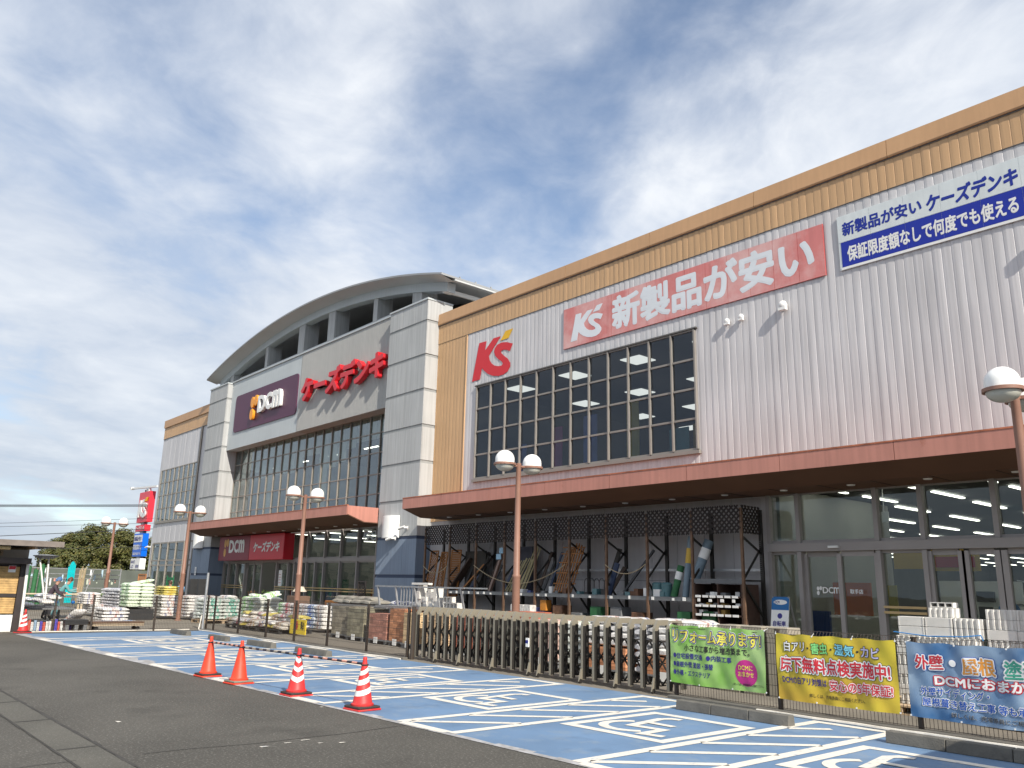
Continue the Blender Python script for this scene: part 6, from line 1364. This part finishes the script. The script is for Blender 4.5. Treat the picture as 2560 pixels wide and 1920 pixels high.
# ================================================================== PEOPLE
skin_m = mat('skin', (.46,.27,.19), .6, .05, 8)
def person(loc, rz, label, top, legs, hair, lean=.0, arm=.5, cap=None, hgt=1.68):
    """one continuous body grown over a skeleton; clothes by region, hair or cap as its own piece. Faces +x before rotation"""
    s_ = hgt/1.72; hipz = .90*s_; J = {}
    def up(p, l_, a): return (p[0]+l_*math.sin(a), p[1], p[2]+l_*math.cos(a))
    J['pel'] = (0,0,hipz); J['sp1'] = up(J['pel'], .18*s_, lean*.7); J['chest'] = up(J['sp1'], .22*s_, lean); J['neck'] = up(J['chest'], .17*s_, lean*1.1); J['head0'] = up(J['neck'], .09*s_, lean*.9); J['head1'] = up(J['head0'], .11*s_, lean*.5+.1); J['head2'] = up(J['head1'], .08*s_, lean*.4)
    E_ = [('pel','sp1'),('sp1','chest'),('chest','neck'),('neck','head0'),('head0','head1'),('head1','head2')]; rad = {'pel':(.155,.125),'sp1':(.15,.115),'chest':(.17,.125),'neck':(.062,.062),'head0':(.062,.07),'head1':(.085,.10),'head2':(.07,.085)}
    for sd_, n_ in ((1,'l'),(-1,'r')):
        sh_ = (J['chest'][0]+.10*math.sin(lean), .19*s_*sd_, J['chest'][2]+.10*math.cos(lean)*s_); J['sh'+n_] = sh_
        a = lean*.3+arm+(.12 if sd_ > 0 else -.08); J['el'+n_] = (sh_[0]+.28*s_*math.sin(a*.6), sh_[1]+.04*sd_, sh_[2]-.28*s_*math.cos(a*.6)); e_ = J['el'+n_]
        J['wr'+n_] = (e_[0]+.25*s_*math.sin(a*1.5), e_[1]-.03*sd_, e_[2]-.25*s_*math.cos(a*1.5)); w_ = J['wr'+n_]; J['ha'+n_] = (w_[0]+.10*math.sin(a*1.6), w_[1]-.01*sd_, w_[2]-.10*math.cos(a*1.6))
        J['hip'+n_] = (0,.10*s_*sd_,hipz-.05); kx = .04+.05*sd_; J['kn'+n_] = (kx,.11*s_*sd_,.48*s_); J['an'+n_] = (-.02+.12*sd_,.11*s_*sd_,.09); J['to'+n_] = (.15+.12*sd_,.125*s_*sd_,.045)
        E_ += [('chest','sh'+n_),('sh'+n_,'el'+n_),('el'+n_,'wr'+n_),('wr'+n_,'ha'+n_),('pel','hip'+n_),('hip'+n_,'kn'+n_),('kn'+n_,'an'+n_),('an'+n_,'to'+n_)]
        rad.update({'sh'+n_:(.078,.078),'el'+n_:(.056,.056),'wr'+n_:(.038,.045),'ha'+n_:(.022,.042),'hip'+n_:(.10,.10),'kn'+n_:(.072,.072),'an'+n_:(.05,.055),'to'+n_:(.035,.045)})
    names = list(J); me = bpy.data.meshes.new('person'); me.from_pydata([J[k] for k in names], [(names.index(a), names.index(b)) for a, b in E_], [])
    o = bpy.data.objects.new('person_tmp', me); C.objects.link(o); sk = o.modifiers.new('skin','SKIN'); sk.use_smooth_shade = True
    for i, k in enumerate(names): me.skin_vertices[0].data[i].radius = rad[k]; me.skin_vertices[0].data[i].use_root = (k == 'pel')
    ss = o.modifiers.new('sub','SUBSURF'); ss.levels = 2; ss.render_levels = 2
    dg = bpy.context.evaluated_depsgraph_get(); dg.update(); bm_ = bpy.data.meshes.new_from_object(o.evaluated_get(dg)); bpy.data.objects.remove(o)
    bm_.materials.clear()
    for mt in (top, legs, skin_m, black_pl): bm_.materials.append(mt)
    nk = Vector(J['neck']); hands = [Vector(J['ha'+k]) for k in 'lr']; wr = [Vector(J['wr'+k]) for k in 'lr']
    for p in bm_.polygons:
        c = p.center; i = 0
        if c.z < .10: i = 3
        elif min((c-h).length for h in hands) < .085: i = 2
        elif c.z < hipz-.02 and min((c-w_).length for w_ in wr+hands) > .16 and abs(c.x) < .30: i = 1
        elif (c-Vector(J['head1'])).length < .17 or (c-Vector(J['head0'])).length < .09: i = 2
        p.material_index = i
    bm_.polygons.foreach_set('use_smooth', [True]*len(bm_.polygons))
    P_ = tag(obj('person', bm_, None, loc, (0,0,rz)), label, 'person', 'people among the goods')
    h1 = Vector(J['head1']); ax = (Vector(J['head2'])-Vector(J['head0'])).normalized(); q_ = ax.to_track_quat('Z','Y').to_matrix()
    def loc3(v): return h1 + q_ @ Vector(v)
    fwd = Vector((1,0,0)); fwd = (fwd-ax*fwd.dot(ax)).normalized(); lat = ax.cross(fwd)
    def hp(f_, l_, u_): return h1+fwd*f_+lat*l_+ax*u_
    m = MB(); n1, n2 = 14, 7                                        # hair or cap: upper half-ellipsoid pulled back
    for j in range(n2+1):
        el = R(-8+98*j/n2)
        for i in range(n1):
            a = 2*math.pi*i/n1; low = .05*(1-math.cos(a))/2*(1-j/n2)
            m.v.append(tuple(hp(.118*math.cos(el)*math.cos(a)-.008, .100*math.cos(el)*math.sin(a), .035+.125*math.sin(el)-low*1.5)))
    m.f = [(j*n1+i, j*n1+(i+1)%n1, (j+1)*n1+(i+1)%n1, (j+1)*n1+i) for j in range(n2) for i in range(n1)]; m.mi = [0]*len(m.f)
    if cap: m.add([tuple(hp(.08,-.08,.05)),tuple(hp(.08,.08,.05)),tuple(hp(.20,.06,.03)),tuple(hp(.20,-.06,.03)),tuple(hp(.08,-.08,.062)),tuple(hp(.08,.08,.062)),tuple(hp(.20,.06,.04)),tuple(hp(.20,-.06,.04))],[(0,1,2,3),(7,6,5,4),(0,4,5,1),(1,5,6,2),(2,6,7,3),(3,7,4,0)])
    obj('cap' if cap else 'hair', m.mesh('hair', cap or hair, True), P_)
    m = MB(); m.add([tuple(hp(.10,-.014,-.01)),tuple(hp(.10,.014,-.01)),tuple(hp(.128,0,-.02)),tuple(hp(.10,0,.03))],[(0,1,2),(0,2,3),(1,3,2)]); obj('nose', m.mesh('nose', skin_m), P_)
    m = MB()
    for sg in (-1,1): m.lathe([(0,-.009),(.010,0),(0,.009)], 8, tuple(hp(.098,sg*.033,.022)))
    obj('eyes', m.mesh('eyes', black_ink), P_); m = MB(); m.add([tuple(hp(.106,-.022,-.052)),tuple(hp(.106,.022,-.052)),tuple(hp(.104,.018,-.060)),tuple(hp(.104,-.018,-.060))],[(0,1,2,3)]); obj('mouth', m.mesh('mouth', mat('lips', (.30,.10,.09), .6)), P_)
    m = MB()
    for sg in (-1,1): m.lathe([(0,-.028),(.014,-.012),(.016,.012),(0,.03)], 8, tuple(hp(-.005,sg*.096,.0)))
    obj('ears', m.mesh('ears', skin_m, True), P_)
    return P_
hair_m = mat('black_hair', (.018,.014,.012), .5, .2, 20)
person((-38.3,8.25,0), R(75), 'person in a dark plum jacket and blue cap leaning forward behind the left fence', mat('plum_jacket', (.055,.038,.050), .8, .2, 6, .4, 20), mat('dark_trousers', (.03,.03,.035), .8), hair_m, .45, .7, mat('blue_cap', (.07,.14,.28), .8), 1.66)
person((-40.2,9.0,0), R(80), 'person in teal work clothes bending beside the turquoise poles', mat('teal_workwear', (.13,.30,.31), .8, .1, 6, .4, 20), mat('teal_trousers', (.14,.30,.31), .8), mat('brown_hair', (.09,.04,.02), .6), .62, .9, None, 1.72)
person((-47.2,15.0,0), R(-110), 'person in a black jacket looking down beside the tall pale green stack', mat('black_jacket', (.018,.020,.028), .7, .2, 6, .3, 20), mat('dark_trousers2', (.025,.025,.03), .8), hair_m, .15, .5, None, 1.70)
person((-45.6,15.6,0), R(-40), 'person with brown hair behind the yellow sacks', mat('navy_top', (.03,.04,.09), .8), mat('dark_trousers3', (.03,.03,.03), .8), mat('brown_hair2', (.08,.035,.02), .6), .30, .6, None, 1.55)
person((-44.6,15.7,0), R(160), 'person in a light blue shirt behind the lamp and yellow sacks', mat('light_blue_shirt', (.20,.42,.66), .8), mat('dark_trousers4', (.03,.03,.03), .8), hair_m, .35, 1.2, None, 1.60)

# ================================================================== TALL ROADSIDE SIGN
ps = thing('roadside_sign', 'tall red and blue roadside pole sign left of the store', 'sign', (-81.5,24.7,0))
m = MB(); m.box(-81.9,-81.1,24.5,24.85,0,9.9); build(m, 'pole', mat('sign_pole_grey', (.30,.34,.38), .6), ps)
def sbox(x0, x1, z0, z1, mt, name): m = MB(); m.box(x0,x1,24.41,24.93,z0,z1); return build(m, name, mt, ps, bevel=.02)
brr = mat('bright_red_box', (.72,.03,.05), .35, .03, 2); bbl = mat('bright_blue_box', (.0,.12,.62), .35, .03, 2)
sbox(-83.05,-80,6.83,9.68,brr,'red_sign_box'); sbox(-83.05,-80.3,6.0,6.58,brr,'name_box'); sbox(-83.05,-80.45,3.68,5.80,bbl,'blue_sign_box'); sbox(-83.2,-80.45,2.51,3.50,white_pl,'white_sign_box')
a = ks(MB(), KP, -82.85, 7.25, 2.6, 24.30, .1); build(a, 'lettering', white_pl, ps); a = ks(MB(), KA, -82.85, 7.25, 2.6, 24.30, .1); build(a, 'accent_mark', yellow_s, ps)
write(a := MB(), 'ケーズデンキ', -82.95, 6.10, 24.40, 2.5, .38, .03); build(a, 'lettering', white_pl, ps, fix=False)
m = MB(); m.box(-82.95,-80.6,24.396,24.406,5.0,5.65); build(m, 'white_panel', white_pl, ps); write(a := MB(), '新製品が安い', -82.85, 5.1, 24.39, 2.1, .42, .03); build(a, 'lettering', navy_ink, ps, fix=False)
write(a := MB(), '限度額なし', -82.9, 4.3, 24.40, 2.3, .5, .03); build(a, 'lettering', white_pl, ps, fix=False); write(a := MB(), '保証何度でも', -82.9, 3.82, 24.40, 2.3, .25, .02); build(a, 'lettering', white_pl, ps, fix=False)
write(a := MB(), '60m先', -83.05, 3.05, 24.40, 1.1, .34, .02); build(a, 'lettering', navy_ink, ps, fix=False); write(a := MB(), '入口', -83.05, 2.62, 24.40, .75, .32, .02); build(a, 'lettering', navy_ink, ps, fix=False); write(a := MB(), '専用', -81.6, 2.62, 24.40, .9, .32, .02); build(a, 'lettering', navy_ink, ps, fix=False)
m = MB(); m.box(-81.9,-81.6,24.5,24.7,9.68,10.0); m.box(-81.0,-80.7,24.5,24.7,9.68,10.0); m.beam((-86.3,24.6,10.35),(-78.6,24.6,10.02),.25,.16); m.box(-86.6,-86.2,24.45,24.75,10.25,10.5); build(m, 'lighting_boom', white_pl, ps)

# overhead cables at the far left
cab = mat('cable_black', (.03,.03,.035), .6)
for i, (y1, z1, sl, yend, lb) in enumerate(((12.54,7.385,.0667,24.3,'thickest overhead cable running to the roadside sign'),(12.76,5.91,.094,60,'upper thin overhead cable at the far left'),(12.81,5.62,.081,60,'middle thin overhead cable at the far left'),(12.92,4.87,.10,60,'lower overhead cable at the far left'),(16.0,3.94,.062,60,'lowest overhead cable crossing the trees'))):
    m = MB(); pts = [(-80-.0*k, -60+(yend+60)*k/20, z1+sl*(-60+(yend+60)*k/20-y1)-0.9*4*(k/20)*(1-k/20)*(1 if i else .4)+0.9*4*((y1+60)/(yend+60))*(1-(y1+60)/(yend+60))*(1 if i else .4)) for k in range(21)]
    m.path(pts, (.045,.016,.016,.028,.02)[i], 5)
    if i == 0: m.path([(p[0],p[1],p[2]-.12) for p in pts], .03, 5)
    at_floor(m, 'overhead_cable', cab, lb, 'cable', 'overhead cables')

# ================================================================== TREES
leafm = [mat('evergreen_leaf_%d' % i, c, .6, .35, .5) for i, c in enumerate([(.066,.076,.018),(.080,.086,.020),(.056,.068,.018),(.110,.098,.026)])]
bark = mat('bark', (.08,.06,.04), .9, .2, 3)
def tree(x, y, h_, r_, label, li, seed):
    rn = random.Random(seed); t = thing('tree', label, 'tree', (x,y,0), 0, 'evergreen trees behind the yard')
    m = MB(); m.tube((x,y,0),(x+.2,y+.1,h_*.45),.28,.18,8); tips = []
    clumps = []
    for k in range(30):
        a = rn.uniform(0,6.28); e = rn.uniform(-.5,1); rr_ = r_*(rn.uniform(.45,1.0))*math.sqrt(max(.05,1-e*e*.85)); zc_ = h_*.56+e*h_*.38
        clumps.append((x+rr_*math.cos(a), y+rr_*math.sin(a), zc_, rn.uniform(.55,1.1)*r_*.40))
    for c in clumps[:9]: m.tube((x+.2,y+.1,h_*.42),c[:3],.09,.03,5)
    build(m, 'trunk', bark, t)
    m = MB()
    for (cx_, cy_, cz_, cr) in clumps:
        for k in range(300):
            d = Vector((rn.gauss(0,1),rn.gauss(0,1),rn.gauss(0,1))).normalized()*cr*rn.uniform(.55,1.12); p = Vector((cx_,cy_,cz_))+Vector((d.x,d.y,d.z*.8))
            n_ = (d.normalized()+Vector((rn.uniform(-.7,.7),rn.uniform(-.7,.7),rn.uniform(-.3,.9)))).normalized(); a_ = n_.orthogonal().normalized()*rn.uniform(.10,.20); b_ = n_.cross(a_).normalized()*rn.uniform(.07,.14)
            m.cur = 0 if rn.random() < .7 else 1; m.quad(p-a_,p-b_,p+a_,p+b_)
    build(m, 'crown', [leafm[li], leafm[3]], t, fix=False)
for i, (x, y, h_, r_, lb) in enumerate(((-138,29.2,5.6,2.2,'low evergreen tree just right of the booth roof'),(-141,31.8,8.4,2.4,'evergreen tree with a rounded top at the left of the group'),(-139,34.0,8.9,2.3,'evergreen tree second from the left of the group'),(-143,36.2,9.9,2.9,'tallest evergreen tree of the group'),(-138,39.0,9.2,2.8,'evergreen tree behind the far lamp globes'),(-141,42.2,8.6,2.9,'evergreen tree at the right end of the group by the roadside sign'),(-134,30.9,6.2,2.4,'front low evergreen tree beside the booth'),(-133,36.6,6.6,3.0,'front low evergreen tree in the middle of the group'),(-133,40.8,6.4,2.8,'front low evergreen tree near the roadside sign'))):
    tree(x, y, h_, r_, lb, i % 3, 20+i)
g = MB()
rn = random.Random(5)
for k in range(9000):
    p = Vector((-131+rn.uniform(-4,1.5), rn.uniform(20,52), rn.uniform(0,3.6)*rn.uniform(.5,1))); n_ = Vector((rn.uniform(-.2,1),rn.uniform(-.9,.4),rn.uniform(-.2,1))).normalized(); a_ = n_.orthogonal().normalized()*.2; b_ = n_.cross(a_).normalized()*.15; g.quad(p-a_,p-b_,p+a_,p+b_)
o = build(g, 'hedge', leafm[2], fix=False, stuff=True); tag(o, 'dark green undergrowth below the far trees', 'hedge')

# ================================================================== WHAT THE SHOP GLASS MIRRORS
ob = thing('opposite_building', 'long beige building across the car park, seen only as a reflection in the glass', 'building', (-115,-34,0))
m = MB(); m.box(-165,-66,-46,-34,0,8.5); build(m, 'wall', mat('beige_render', (.80,.70,.50), .8, .05, 1), ob)
for fl_ in range(2):
    for i in range(16): m = MB(); x = -162+i*6; m.box(x,x+3.4,-33.99,-33.9,1.6+fl_*3.4,3.2+fl_*3.4); build(m, 'window', black_pl, ob)
for i in range(3): m = MB(); m.box(-165,-66,-33.99,-33.93,.9+i*2.9,1.0+i*2.9); build(m, 'band_course', grey_pl, ob)
# parked van just outside the picture: its shadow falls on the near bay
vn = thing('parked_van', 'white parked van just outside the right edge, casting the shadow at lower right', 'van', (-1.0,8.6,0))
vp = mat('van_white', (.74,.74,.74), .3, .03, 3, coat=.4)
m = MB(); pr = [(6.9,.35),(6.9,1.0),(7.05,1.75),(7.2,1.9),(9.5,1.92),(9.85,1.8),(10.25,1.15),(10.35,.95),(10.35,.35)]
m.prism(pr, lambda a, b: (-1.78,a,b), lambda a, b: (-.25,a,b)); build(m, 'body', vp, vn, bevel=.05, smooth=True)
for x in (-1.785,-.245): m = MB(); m.box(x-.004,x+.004,7.2,9.4,1.15,1.65); build(m, 'side_window', black_pl, vn)
for y in (7.6,9.7):
    for x in (-1.74,-.40): m = MB(); m.tube((x-.0,y,.3),(x+.15,y,.3),.3,n=18); build(m, 'wheel', black_pl, vn)
